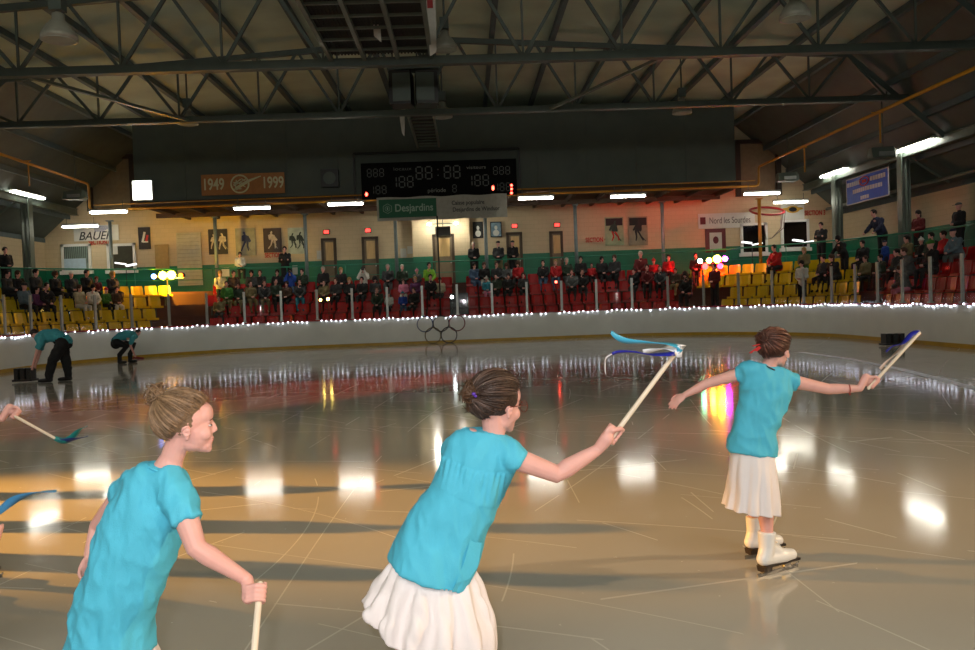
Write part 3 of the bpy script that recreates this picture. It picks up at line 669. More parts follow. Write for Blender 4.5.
# ---- second skater
def girl_two():
    Y0 = 3.0; base = at(432, 600, Y0); base.z = 0
    g = thing('person', 'girl in turquoise shirt and white skirt, dark brown bun and glasses, raising a ribbon stick', 'person', base)
    J = lambda x, y, d=0: at(x, y, Y0 + d)
    rows = [((465, 427), (511, 437), .05), ((450, 436), (521, 448), .075), ((445, 452), (517, 468), .095), ((437, 475), (509, 484), .105), ((425, 493), (501, 501), .11), ((411, 512), (491, 523), .115),
            ((401, 530), (483, 543), .12), ((393, 546), (479, 560), .14), ((388, 559), (469, 586), .155)]
    body = MB(); f = V((.80, .57, -.13)); R, P = head_shape(body, J(497, 404), f, (.13, .05, 1))
    torso_core(body, rows, Y0)
    body.tube([P(-.018, 0, -.03), J(494, 431), J(488, 446)], [.043, .042, .055], 16)
    sh, el, wr = J(514, 458, -.05), J(557, 474, -.03), J(598, 449.5, .0)
    body.tube([J(495, 450, -.02), sh, sh.lerp(el, .5), el, el.lerp(wr, .25), el.lerp(wr, .65), wr], [.045, .042, .037, .0335, .034, .028, .021], 14, round_=True)
    gc = J(613.5, 436, .01); top = J(674.5, 354, .07); ax = (top - gc).normalized(); gp0 = gc - ax * .05
    pn = V((-.65, -.70, .25)); pe = hand_grip(body, gc, ax, pn, .009, .95, thumb=-1); q = (pe + gc) / 2 - ax * .025; body.tube([wr, wr.lerp(q, .6), q], [.021, .024, .026], 12, round_=True)
    ls = J(455, 448, .08); body.tube([ls, J(447, 470, .17), J(470, 500, .26)], [.04, .032, .022], 12, round_=True); hand_open(body, J(470, 500, .26), (.4, .6, -.4), (0, -1, .3), .85)
    hip = J(432, 592); body.tube([J(438, 565), hip], [.09, .09], 14, round_=True); ft = []
    for dx, dd, kx in ((-.08, .05, .0), (.04, -.03, .05)):
        a = hip + V((dx, dd, -.02)); k = V((a.x + kx, a.y, .42)); an = V((a.x - .04, a.y, .16)); body.tube([a, k, k.lerp(an, .4), an], [.075, .05, .05, .034], 14, round_=True); ft.append(an)
    voxel(body, .0038, 1, .4).build('body', skin, g); face_bits(g, P, R)
    sm = MB(); rings_from(sm, smooth_rows(rows), Y0, 40)
    sm.tube([J(490, 446, -.01), J(503, 452, -.03), J(513, 458, -.05), J(520.5, 463, -.055)], [.055, .056, .052, .044], 20); sm.tube([J(468, 442, .03), J(456, 447, .08), J(449, 456, .12)], [.05, .046, .04], 18)
    # gathers below the yoke
    sv = voxel(sm, .006, 4); fold_noise(sv, .008, (9, 5, 5), 5); fold_noise(sv, .0035, (22, 10, 9), 2); me = sv.mesh('t'); ns = [v.normal.copy() for v in me.vertices]
    for i, p in enumerate(sv.v):
        px, py = proj(p); yk = 458 + (px - 446) * .22 + 7 * sin((px - 446) / 65 * pi)
        d = py - yk
        if 0 < d < 34 and 440 < px < 505 and p.y < Y0: sv.v[i] = p + ns[i] * (.0035 * exp_(d) * sin(px * 1.15 + py * .25) + .002)
        elif -2 < d <= 0: sv.v[i] = p - ns[i] * .002
    bpy.data.meshes.remove(me); sv.build('shirt', shirtm, g)
    # side flap of the hem
    mb = MB(); rings = []
    for (a, b, dd) in (((470, 540), (482, 543), -.10), ((464, 562), (478, 566), -.115), ((456, 583), (470, 578), -.13), ((452, 592), (460, 590), -.135)):
        p, q = J(*a, dd), J(*b, dd + .03); n_ = V((0, .004, 0)); rings.append([p - n_, q - n_, q + n_, p + n_])
    mb.loft(rings, sm=False); mb.build('hem_flap', shirtm, g)
    sk = MB(); rings_from(sk, smooth_rows([((400, 543), (471, 553), .10), ((392, 558), (477, 574), .118), ((378, 578), (489, 601), .155), ((367, 593), (497, 625), .185), ((361, 601), (498, 655), .205), ((363, 606), (494, 690), .215)], 5), Y0, 150, folds=14, famp=.095, seed=1.2)
    fold_noise(sk, .012, (14, 14, 4), 9); sk.build('skirt', skirtm, g)
    hm = hairmat('dark_brown_hair', srgb(52, 34, 24)); h = MB(); hair_cap(h, P, R, pad=.008); hair_strands(h, P, (-.1, 0, .03), n=300, seed=8, pad=.010, r=.0026); ho = h.build('hair', [hm, mat(hm.name + '_light', [min(1, c * 2.3 + .02) for c in hm.diffuse_color[:3]], .4, var=.3, scale=60)], g)
    b2 = MB(); bun(b2, P(-.112, .012, .035), .036, 6, 50, .5); bun(b2, P(-.1, .02, -.02), .02, 9, 12, .8); b2.build('hair_bun', hairmat('brown_curls', srgb(80, 54, 34)), ho)
    mb = MB(); mb.ell(P(-.13, -.03, .035), (.008, .008, .006)); mb.ell(P(-.128, -.038, .028), (.006, .006, .005)); mb.build('hair_clip', mat('purple_clip', srgb(90, 50, 170), .3), ho)
    gl = MB(); gl.tube([P(-.004, -.083, -.002), P(.05, -.072, .003), P(.096, -.055, .003)], .0016, 6); gl.tube([P(-.004, .083, -.002), P(.05, .072, .003), P(.096, .055, .003)], .0016, 6)
    for y in (-1, 1): gl.torus(P(.102, y * .031, -.002), R @ V((1, 0, 0)), .021, .0014, 22, 5)
    gl.tube([P(.104, -.01, .003), P(.104, .01, .003)], .0014, 6); gl.build('glasses', mat('brown_wire', srgb(120, 60, 40), .3, .6), g)
    for an in ft: skate(g, (an.x - .05, an.y, 0), (an.x + .15, an.y + .02, 0))
    T = J(675, 353, .07)
    ribbon_stick('pale stick with blue and white ribbons raised by the middle girl', gp0, top, .0095, .0085, [
        ('light_blue', (95, 195, 225), [T, J(680, 348, .07), J(666, 343.5, .06), J(646, 342.5, .04), J(627, 341, .02), J(617, 337, .0), J(611, 332, -.01)], .028),
        ('white', (235, 235, 240), [T, J(681, 350, .08), J(668, 347, .1), J(654, 350, .12), J(643, 352, .13)], .055),
        ('dark_blue', (32, 36, 150), [T, J(672, 354, .03), J(652, 354.5, .01), J(634, 352, .0), J(618, 352, -.02), J(612, 354, -.02)], .02),
        ('pale_thread', (210, 200, 200), [J(612, 354, -.02), J(606, 358, -.02), J(605, 366, -.02), J(605.5, 374, -.02)], .005)])
    return g
def exp_(d): return max(0, 1 - d / 34)
# ---- third skater
def girl_three():
    Y0 = 4.45; base = at(757, 500, Y0); base.z = 0
    g = thing('person', 'girl skating with both arms spread, red hair tie and white skates', 'person', base)
    J = lambda x, y, d=0: at(x, y, Y0 + d)
    rows = [((750, 362), (781, 368.5), .048), ((739, 366), (793, 373.5), .065), ((741, 378), (793, 386), .085), ((742, 394), (788, 402), .095), ((738, 411), (782, 415), .10), ((732.5, 430), (775, 433), .105), ((727, 450), (777, 456), .115)]
    body = MB(); f = V((.80, .58, -.10)); R, P = head_shape(body, J(775.5, 349.5), f, (.06, 0, 1), .93)
    torso_core(body, rows, Y0)
    body.tube([P(-.018, 0, -.03), J(770, 363), J(767, 374)], [.04, .038, .05], 16)
    sh, el, wr = J(790, 381, .0), J(828, 389, -.02), J(860, 388.5, -.05)
    body.tube([J(775, 379), sh, sh.lerp(el, .5), el, el.lerp(wr, .3), wr], [.042, .04, .034, .030, .029, .019], 14, round_=True)
    gc = J(873, 383.5, -.05); top = J(919.5, 333, -.02); ax = (top - gc).normalized(); gp0 = gc - ax * .035
    pe = hand_grip(body, gc, ax, wr - gc, .008, .9, thumb=-1); body.tube([wr, wr.lerp(pe, .6), pe], [.019, .021, .021], 12, round_=True)
    sh, el, wr = J(743, 373, .02), J(707, 383.5, .05), J(685, 395, .06)
    body.tube([J(755, 374), sh, sh.lerp(el, .5), el, el.lerp(wr, .4), wr], [.04, .037, .032, .028, .025, .017], 14, round_=True); hand_open(body, wr, J(673, 403.5, .06) - wr, (-.3, -.6, .7), .85, 1, .3)
    hip = J(752, 462); body.tube([J(753, 445), hip], [.10, .105], 14, round_=True)
    h1, t1 = ground(760.5, 577.5), ground(796.5, 567.5); h2, t2 = ground(748, 559), ground(783, 553)
    d1 = (t1 - h1); d2 = (t2 - h2); a1 = h1 + d1 * .21 + V((0, 0, .25)); a2 = h2 + d2 * .21 + V((0, 0, .25))
    for a, dx in ((a1, .035), (a2, -.05)):
        k = V((hip.x * .45 + a.x * .55 + .02, hip.y * .4 + a.y * .6, .44)); body.tube([hip + V((dx, 0, 0)), k, k.lerp(a, .5), a, a - V((0, 0, .06))], [.07, .048, .045, .033, .033], 14, round_=True)
    voxel(body, .0042, 1, .4).build('body', skin, g); face_bits(g, P, R, .93)
    sm = MB(); rings_from(sm, smooth_rows(rows), Y0, 40)
    sm.tube([J(777, 377), J(786, 379.5), J(797, 382.5, -.005)], [.055, .055, .045], 20); sm.tube([J(756, 373), J(746, 373), J(737, 375, .03)], [.05, .05, .042], 18)
    sv = voxel(sm, .007, 4); fold_noise(sv, .010, (8, 5, 7), 1); fold_noise(sv, .005, (20, 9, 9), 4); sv.build('shirt', shirtm, g)
    mb = MB(); mb.torus(J(766, 367, 0), (P(0, 0, 0) - J(765, 372)), .062, .004, 30, 6); mb.build('collar', mat('dark_trim', srgb(50, 40, 40), .6), g)
    sk = MB(); rings_from(sk, smooth_rows([((732, 446), (774, 452), .105), ((728.5, 478), (775, 478), .14), ((725, 497), (776, 497), .155), ((722.5, 507), (777, 513), .16)], 6), Y0, 96, folds=10, famp=.085, seed=.4); fold_noise(sk, .010, (12, 12, 3), 2); sk.build('skirt', skirtm, g)
    hm = hairmat('auburn_hair', srgb(72, 38, 26)); h = MB(); hair_cap(h, P, R, .93, pad=.012); hair_strands(h, P, (-.1, 0, .06), s=.93, n=220, seed=4, pad=.014, r=.0025); ho = h.build('hair', [hm, mat(hm.name + '_light', [min(1, c * 2.3 + .02) for c in hm.diffuse_color[:3]], .4, var=.3, scale=60)], g)
    b2 = MB(); bun(b2, J(763, 338, -.05), .036, 7, 36, .4); bo = b2.build('hair_bun', hm, ho)
    tie = mat('coral_red_tie', srgb(225, 60, 60), .6); mb = MB(); c = J(765, 339, -.04)
    nn = (c - P(-.02, 0, .03)).normalized(); x = nn.orthogonal().normalized(); y = nn.cross(x)
    pts = [c + (x * cos(a * pi / 12) + y * sin(a * pi / 12)) * (.036 + .005 * sin(a * 2.3)) + nn * .006 * sin(a * 1.7) for a in range(25)]; mb.tube(pts, .0085, 7)
    for q in ((756, 351), (750, 353), (753, 346)): mb.beam(c + V((0, 0, -.02)), J(*q, -.06), .016, .004)
    mb.build('hair_tie', tie, ho)
    mb = MB(); mb.torus(J(851, 389, -.04), (wr - el), .03, .003, 20, 5)
    mb = MB(); br = J(849, 389, -.045); mb.torus(br, J(860, 388.5, -.05) - J(828, 389, -.02), .024, .003, 20, 5); mb.ell(br + V((0, -.01, -.028)), .005, n=6); mb.build('bracelet', mat('red_bracelet', srgb(150, 40, 30), .4), g)
    mb = MB(); mb.ell(P(-.006, -.084, -.045), .005, n=8); mb.build('earring', mat('silver', (.8, .8, .8), .2, 1), g)
    skate(g, h1, t1); skate(g, h2, t2)
    T = J(920, 332, -.02)
    ribbon_stick('pale stick with blue and white ribbons held out by the far right girl', gp0, top, .009, .008, [
        ('dark_blue', (40, 70, 175), [T, J(912, 334, -.0), J(903, 343, .0), J(893, 346, .02), J(886, 352, .03)], .03),
        ('cream', (225, 205, 195), [T, J(912, 338, .03), J(900, 350, .05), J(888, 360, .06), J(880, 369, .07)], .05)])
    return g
G1 = girl_one(); G2 = girl_two(); G3 = girl_three()
def copy_tree(o, parent=None):
    c = o.copy(); C.objects.link(c)
    if parent: c.parent = parent
    for ch in list(o.children): copy_tree(ch, c)
    return c
def side_skaters():
    # two more girls just beyond the left edge: only a hand and a stick of each show
    hb = at(871, 386.7, 4.42); ha = at(17, 416.5, 4.62)
    a = copy_tree(G3); a.location = G3.location + V((ha.x - hb.x, ha.y - hb.y, 0)); a['label'] = 'skater at the left edge, only her forearm and hand holding a stick show'
    p0, p1 = at(19, 418.5, 4.58), at(54.5, 438, 4.5)
    ribbon_stick('thin stick with teal and navy ribbons pointing down at the left edge', p0 - (p1 - p0) * .1, p1, .008, .007, [
        ('teal', (20, 125, 120), [p1, at(64, 441, 4.5), at(72, 437, 4.5), at(79, 430, 4.48), at(87, 426, 4.47)], .035),
        ('navy', (25, 40, 95), [p1, at(62, 441, 4.5), at(72, 439.5, 4.5), at(80, 438, 4.5), at(88, 436, 4.5)], .03)])
    hb = at(262, 597, 2.6); hc = at(1.5, 533, 3.5)
    b = copy_tree(G1); b.location = G1.location + V((hc.x - hb.x, hc.y - hb.y, 0)); b['label'] = 'skater cut off at the left edge, only fingertips show above the orange-lit ice'
    for (X_, Y_, src, lab) in ((-5.35, 7.45, G1, 'skater outside the left edge, farthest of the three whose long shadows cross the orange ice'), (-5.0, 6.55, G1, 'skater outside the left edge, middle one of the three casting long shadows'), (-4.9, 5.85, G1, 'skater outside the left edge, nearest of the three casting long shadows')):
        c_ = copy_tree(src); c_.location = (X_, Y_, 0); c_['label'] = lab
    p0 = at(-12, 560, 3.45); p1 = at(-2, 513, 3.5)
    ribbon_stick('stick just out of view whose light blue ribbon trails in at the left edge', p0, p1, .008, .007, [('sky_blue', (70, 140, 190), [p1, at(8, 504, 3.5), at(20, 497, 3.5), at(38, 492, 3.5), at(56, 491, 3.5)], .036)])
side_skaters()

# ------------------------------------------------------------------ helpers on the ice
def limb(mb, pts, rs): mb.tube(pts, rs, 12, round_=True)
def box_speaker(label, p, w=.42, h=.3, d=.35, n=3):
    t = thing('equipment_case', label, 'case', p)
    mb = MB()
    mb.box(V(p) + V((0, 0, .05)), (w * 1.05, d, .05)); mb.build('base_tray', black, t)
    for k in range(n):
        mb = MB(); x = (k - (n - 1) / 2) * w / n; mb.box(V(p) + V((x, 0, .07 + h / 2)), (w / n * .68, d * .8, h)); mb.disc(V(p) + V((x, -d * .4, .07 + h * .6)), (0, -1, 0), w / n * .3, 12, 0, .012); mb.build('cell', black, t)
    return t
def staff():
    teal = mat('teal_shirt', srgb(60, 150, 160), .75, var=.08); trou = mat('black_trousers', srgb(14, 14, 16), .8); shoe = mat('black_shoe', srgb(12, 12, 12), .4); dh = hairmat('black_hair', srgb(30, 22, 18))
    Y = 20.6; J = lambda x, y, d=0: at(x, y, Y + d); base = J(56, 360); base.z = 0
    g = thing('person', 'worker in teal shirt and black trousers bending over a black case on the ice', 'person', base)
    b = MB(); R, P = head_shape(b, J(34.5, 334), (-.75, -.2, -.75), (-.6, 0, .6), 1.0)
    b.tube([P(-.02, 0, -.04), J(41, 336)], [.055, .06], 12); limb(b, [J(43, 337), J(52, 336), J(63, 341)], [.13, .14, .13])
    for dd, ex, ey, hx, hy in ((-.18, 37.5, 350, 33, 365.5), (.16, 40, 351, 36, 364)):
        limb(b, [J(41, 340, dd), J(ex, ey, dd), J(hx, hy, dd * .6)], [.06, .045, .03]); hand_open(b, J(hx, hy, dd * .6), (-.3, 0, -1), (0, -1, 0), 1.05)
    legs = []
    for dd, kx, ky, fx, fy in ((-.14, 53, 360, 49, 375), (.14, 65, 357, 68.5, 372)):
        limb(b, [J(62, 345, dd), J(kx, ky, dd), J(fx, fy, dd)], [.10, .07, .045]); legs.append((J(62, 344, dd), J(kx, ky, dd), J(fx, fy, dd)))
    voxel(b, .014, 1).build('body', skin, g)
    s = MB(); limb(s, [J(40.5, 338), J(46, 336), J(55, 335.5), J(65, 341)], [.13, .165, .17, .165])
    for dd, ex, ey in ((-.2, 38.8, 347), (.18, 40.5, 348)): limb(s, [J(42, 338, dd * .7), J(ex, ey, dd)], [.1, .075])
    v = voxel(s, .016, 3); fold_noise(v, .02, (6, 6, 6)); v.build('shirt', teal, g)
    t = MB(); limb(t, [J(60, 340), J(65, 343)], [.16, .17])
    for a, k, f in legs: limb(t, [a, k, f, V((f.x, f.y, .09))], [.15, .115, .09, .075])
    v = voxel(t, .016, 3); fold_noise(v, .02, (6, 6, 6), 4); v.build('trousers', trou, g)
    h = MB(); hair_cap(h, P, R); h.build('hair', dh, g)
    for a, k, f in legs:
        m_ = MB(); q = V((f.x, f.y, 0)); limb(m_, [q + V((.03, 0, .06)), q + V((-.22, -.02, .045))], [.06, .045]); voxel(m_, .014, 1).build('shoe', shoe, g)
    p = ground(25.5, 382); box_speaker('black equipment case with three cells on the ice by the bending worker', p, .46, .28)
    # crouching worker
    Y = 27.6; base = J = None
    J = lambda x, y, d=0: at(x, y, Y + d); base = J(124, 350); base.z = 0
    g = thing('person', 'worker in teal shirt crouching against the white boards', 'person', base)
    b = MB(); R, P = head_shape(b, J(138, 332.5), (.8, -.3, -.5), (.4, 0, .8), .95); b.tube([P(-.02, 0, -.04), J(134, 335)], [.055, .06], 12)
    limb(b, [J(133, 336), J(125, 336), J(117, 342)], [.13, .14, .13])
    for dd in (-.18, .16): limb(b, [J(133, 337, dd), J(130.5, 346, dd), J(134, 353.5, dd * .5)], [.06, .045, .03]); hand_open(b, J(134, 353.5, dd * .5), (.4, 0, -1), (0, -1, 0), 1.05)
    legs = [(J(117, 343, -.15), J(127, 346, -.2), J(119.5, 355, -.15)), (J(117, 343, .15), J(134, 345, .15), J(130, 354, .15))]
    for a, k, f in legs: limb(b, [a, k, f], [.10, .07, .045])
    voxel(b, .014, 1).build('body', skin, g)
    s = MB(); limb(s, [J(134, 335.5), J(128, 334.5), J(121, 337), J(116, 341)], [.14, .165, .17, .16]); limb(s, [J(133, 337, -.15), J(131, 343, -.2)], [.1, .07]); limb(s, [J(133, 337, .15), J(131, 343, .2)], [.1, .07])
    v = voxel(s, .016, 3); v.build('shirt', teal, g)
    t = MB(); limb(t, [J(116.5, 341), J(116, 344)], [.17, .17])
    for a, k, f in legs: limb(t, [a, k, f, V((f.x, f.y, .09))], [.15, .11, .08, .07])
    voxel(t, .016, 3).build('trousers', trou, g); h = MB(); hair_cap(h, P, R, .95); h.build('hair', dh, g)
    for a, k, f in legs:
        m_ = MB(); q = V((f.x, f.y, 0)); limb(m_, [q + V((-.03, 0, .05)), q + V((.2, -.03, .045))], [.055, .045]); voxel(m_, .014, 1).build('shoe', shoe, g)
    red = mat('red_cable', srgb(150, 25, 30), .5); a = ground(132, 359); t = MB(); t.tube([a, a + V((.1, 0, .05)), a + V((.3, 0, .03)), a + V((.42, .02, .02))], [.03, .04, .035, .02], 8)
    t.torus(a + V((.22, -.05, .04)), (0, 0, 1), .09, .018); tag(t.build('cable_coil', red), 'red coil of cable at the hands of the crouching worker', 'cable')
    p = ground(890, 345.5); box_speaker('black equipment case with three cells on the ice at the right boards', p + V((0, -.15, 0)), .56, .26)
staff()

# ------------------------------------------------------------------ spectators
def spectator_protos():
    poses = {}
    def sk(kind):
        sit = kind in ('sit', 'lean', 'cam')
        hz = .56 if sit else .93
        by = {'sit': .02, 'lean': .16, 'cam': .04, 'stand': 0, 'fold': 0, 'rail': .28}[kind]
        hip = V((0, .18 if sit else 0, hz)); ch = hip + V((0, by * .7, .36)); nk = hip + V((0, by, .52)); hd = nk + V((0, by * .25 + .02, .15))
        hd_ = {'hip': hip, 'ch': ch, 'nk': nk, 'hd': hd}
        for s, S in ((-1, 'L'), (1, 'R')):
            hd_['h' + S] = hip + V((s * .09, .02, 0)); sh = ch + V((s * .175, 0, .09)); hd_['s' + S] = sh
            if sit: hd_['k' + S] = V((s * .13, .60, .50)); hd_['a' + S] = V((s * .12, .60, .10))
            else: hd_['k' + S] = V((s * .10, .03, .50)); hd_['a' + S] = V((s * .11, 0, .08))
            if kind == 'sit': e, w = sh + V((s * .05, .05, -.26)), hip + V((s * .06, .30, .12))
            elif kind == 'lean': e, w = sh + V((s * .05, .16, -.24)), hip + V((s * .05, .46, .08))
            elif kind == 'cam': e, w = sh + V((s * .07, .2, -.16)), hd + V((s * .06, .17, -.03))
            elif kind == 'stand': e, w = sh + V((s * .05, .02, -.28)), hip + V((s * .06, .24, .12))
            elif kind == 'fold': e, w = sh + V((s * .06, .06, -.26)), ch + V((-s * .09, .20, -.12))
            else: e, w = sh + V((s * .09, .14, -.24)), V((s * .22, .55, .98))
            hd_['e' + S], hd_['w' + S] = e, w
        return hd_
    for kind in ('sit', 'lean', 'cam', 'stand', 'fold', 'rail'):
        j = sk(kind); b = MB()
        head_shape(b, j['hd'], (0, 1, -.12), (0, 0, 1), 1.08)
        limb(b, [j['nk'] - V((0, 0, .04)), j['hd'] - V((0, .02, .05))], [.055, .05]); limb(b, [j['hip'], j['ch'], j['nk'] - V((0, 0, .06))], [.12, .13, .09])
        for S in 'LR':
            limb(b, [j['s' + S], j['e' + S], j['w' + S]], [.05, .04, .03]); b.ell(j['w' + S] + (j['w' + S] - j['e' + S]).normalized() * .05, (.04, .045, .04))
            limb(b, [j['h' + S], j['k' + S], j['a' + S]], [.075, .055, .04])
        body = voxel(b, .020, 1).mesh('body'); body.materials.append(skin)
        c = MB(); limb(c, [j['hip'] + V((0, 0, -.02)), j['ch'] - V((0, 0, .08)), j['ch'] + V((0, 0, .06)), j['nk'] - V((0, 0, .04))], [.17, .175, .17, .09])
        for S in 'LR': limb(c, [j['s' + S] - V((0, 0, .01)), j['e' + S], j['w' + S]], [.085, .07, .05])
        c = voxel(c, .03, 3); fold_noise(c, .02, (7, 7, 7)); jacket = c.mesh('jacket')
        t = MB()
        for S in 'LR': limb(t, [j['h' + S], j['k' + S], j['a' + S] + V((0, 0, .0))], [.11, .085, .07]); limb(t, [j['a' + S] + V((0, 0, -.02)), j['a' + S] + V((0, .14, -.03))], [.05, .045])
        t = voxel(t, .028, 2); trousers = t.mesh('trousers')
        R = frame3((0, 1, -.12), (0, 0, 1)); s_ = 1.08; P = lambda x, y, z: j['hd'] + R @ V((x * s_, y * s_, z * s_))
        hair = {}
        m_ = MB(); hair_cap(m_, P, R, s_, .012, 0); hair['short'] = m_.mesh('hair')
        m_ = MB(); hair_cap(m_, P, R, s_, .018, 0); m_.ell(P(-.05, 0, -.06), (.06, .085, .1), R); hair['long'] = m_.mesh('hair')
        m_ = MB(); m_.ell(P(-.01, 0, .05), (.115, .1, .09), R, 20, fn=lambda p, d: V((p.x, p.y, max(p.z, -.01)))); m_.torus(P(-.01, 0, .045), R @ V((0, 0, 1)), .105, .016, 22, 6); m_.ell(P(-.01, 0, .15), .028, n=8); hair['beanie'] = m_.mesh('hat')
        m_ = MB(); m_.ell(P(-.01, 0, .055), (.112, .095, .075), R, 20, fn=lambda p, d: V((p.x, p.y, max(p.z, -.01)))); m_.box(P(.12, 0, .055), (.10, .13, .012), 0, R); hair['cap'] = m_.mesh('cap')
        m_ = MB(); hair_cap(m_, P, R, s_, .03, 0); m_.torus(P(.0, 0, .0), R @ V((.9, 0, .25)), .1, .028, 20, 6); hair['hood'] = m_.mesh('hood')
        hair['camera'] = MB().box(j['hd'] + V((0, .2, 0)), (.13, .07, .09)).tube([j['hd'] + V((0, .22, 0)), j['hd'] + V((0, .3, 0))], .035, 10).mesh('camera')
        poses[kind] = (body, jacket, trousers, hair)
    return poses
COL = {'black': (22, 22, 24), 'navy': (26, 32, 60), 'grey': (88, 92, 92), 'dark grey': (48, 50, 52), 'dark green': (34, 52, 36), 'green': (60, 120, 45), 'lime green': (130, 190, 50), 'white': (210, 208, 200), 'cream': (190, 180, 150),
       'blue': (30, 70, 160), 'denim blue': (70, 95, 125), 'teal': (40, 130, 150), 'red': (175, 22, 28), 'dark red': (95, 18, 22), 'pink': (220, 130, 160), 'purple': (100, 50, 95), 'brown': (75, 52, 38), 'khaki': (120, 110, 75), 'grey blue': (95, 115, 125),
       'blond': (170, 135, 80), 'dark': (28, 20, 16), 'grey-haired': (170, 165, 155), 'ginger': (120, 60, 30)}
def cmat(c, kind): return mat(f'{kind}_{c}', srgb(*COL[c]), .8, var=.12, scale=8)
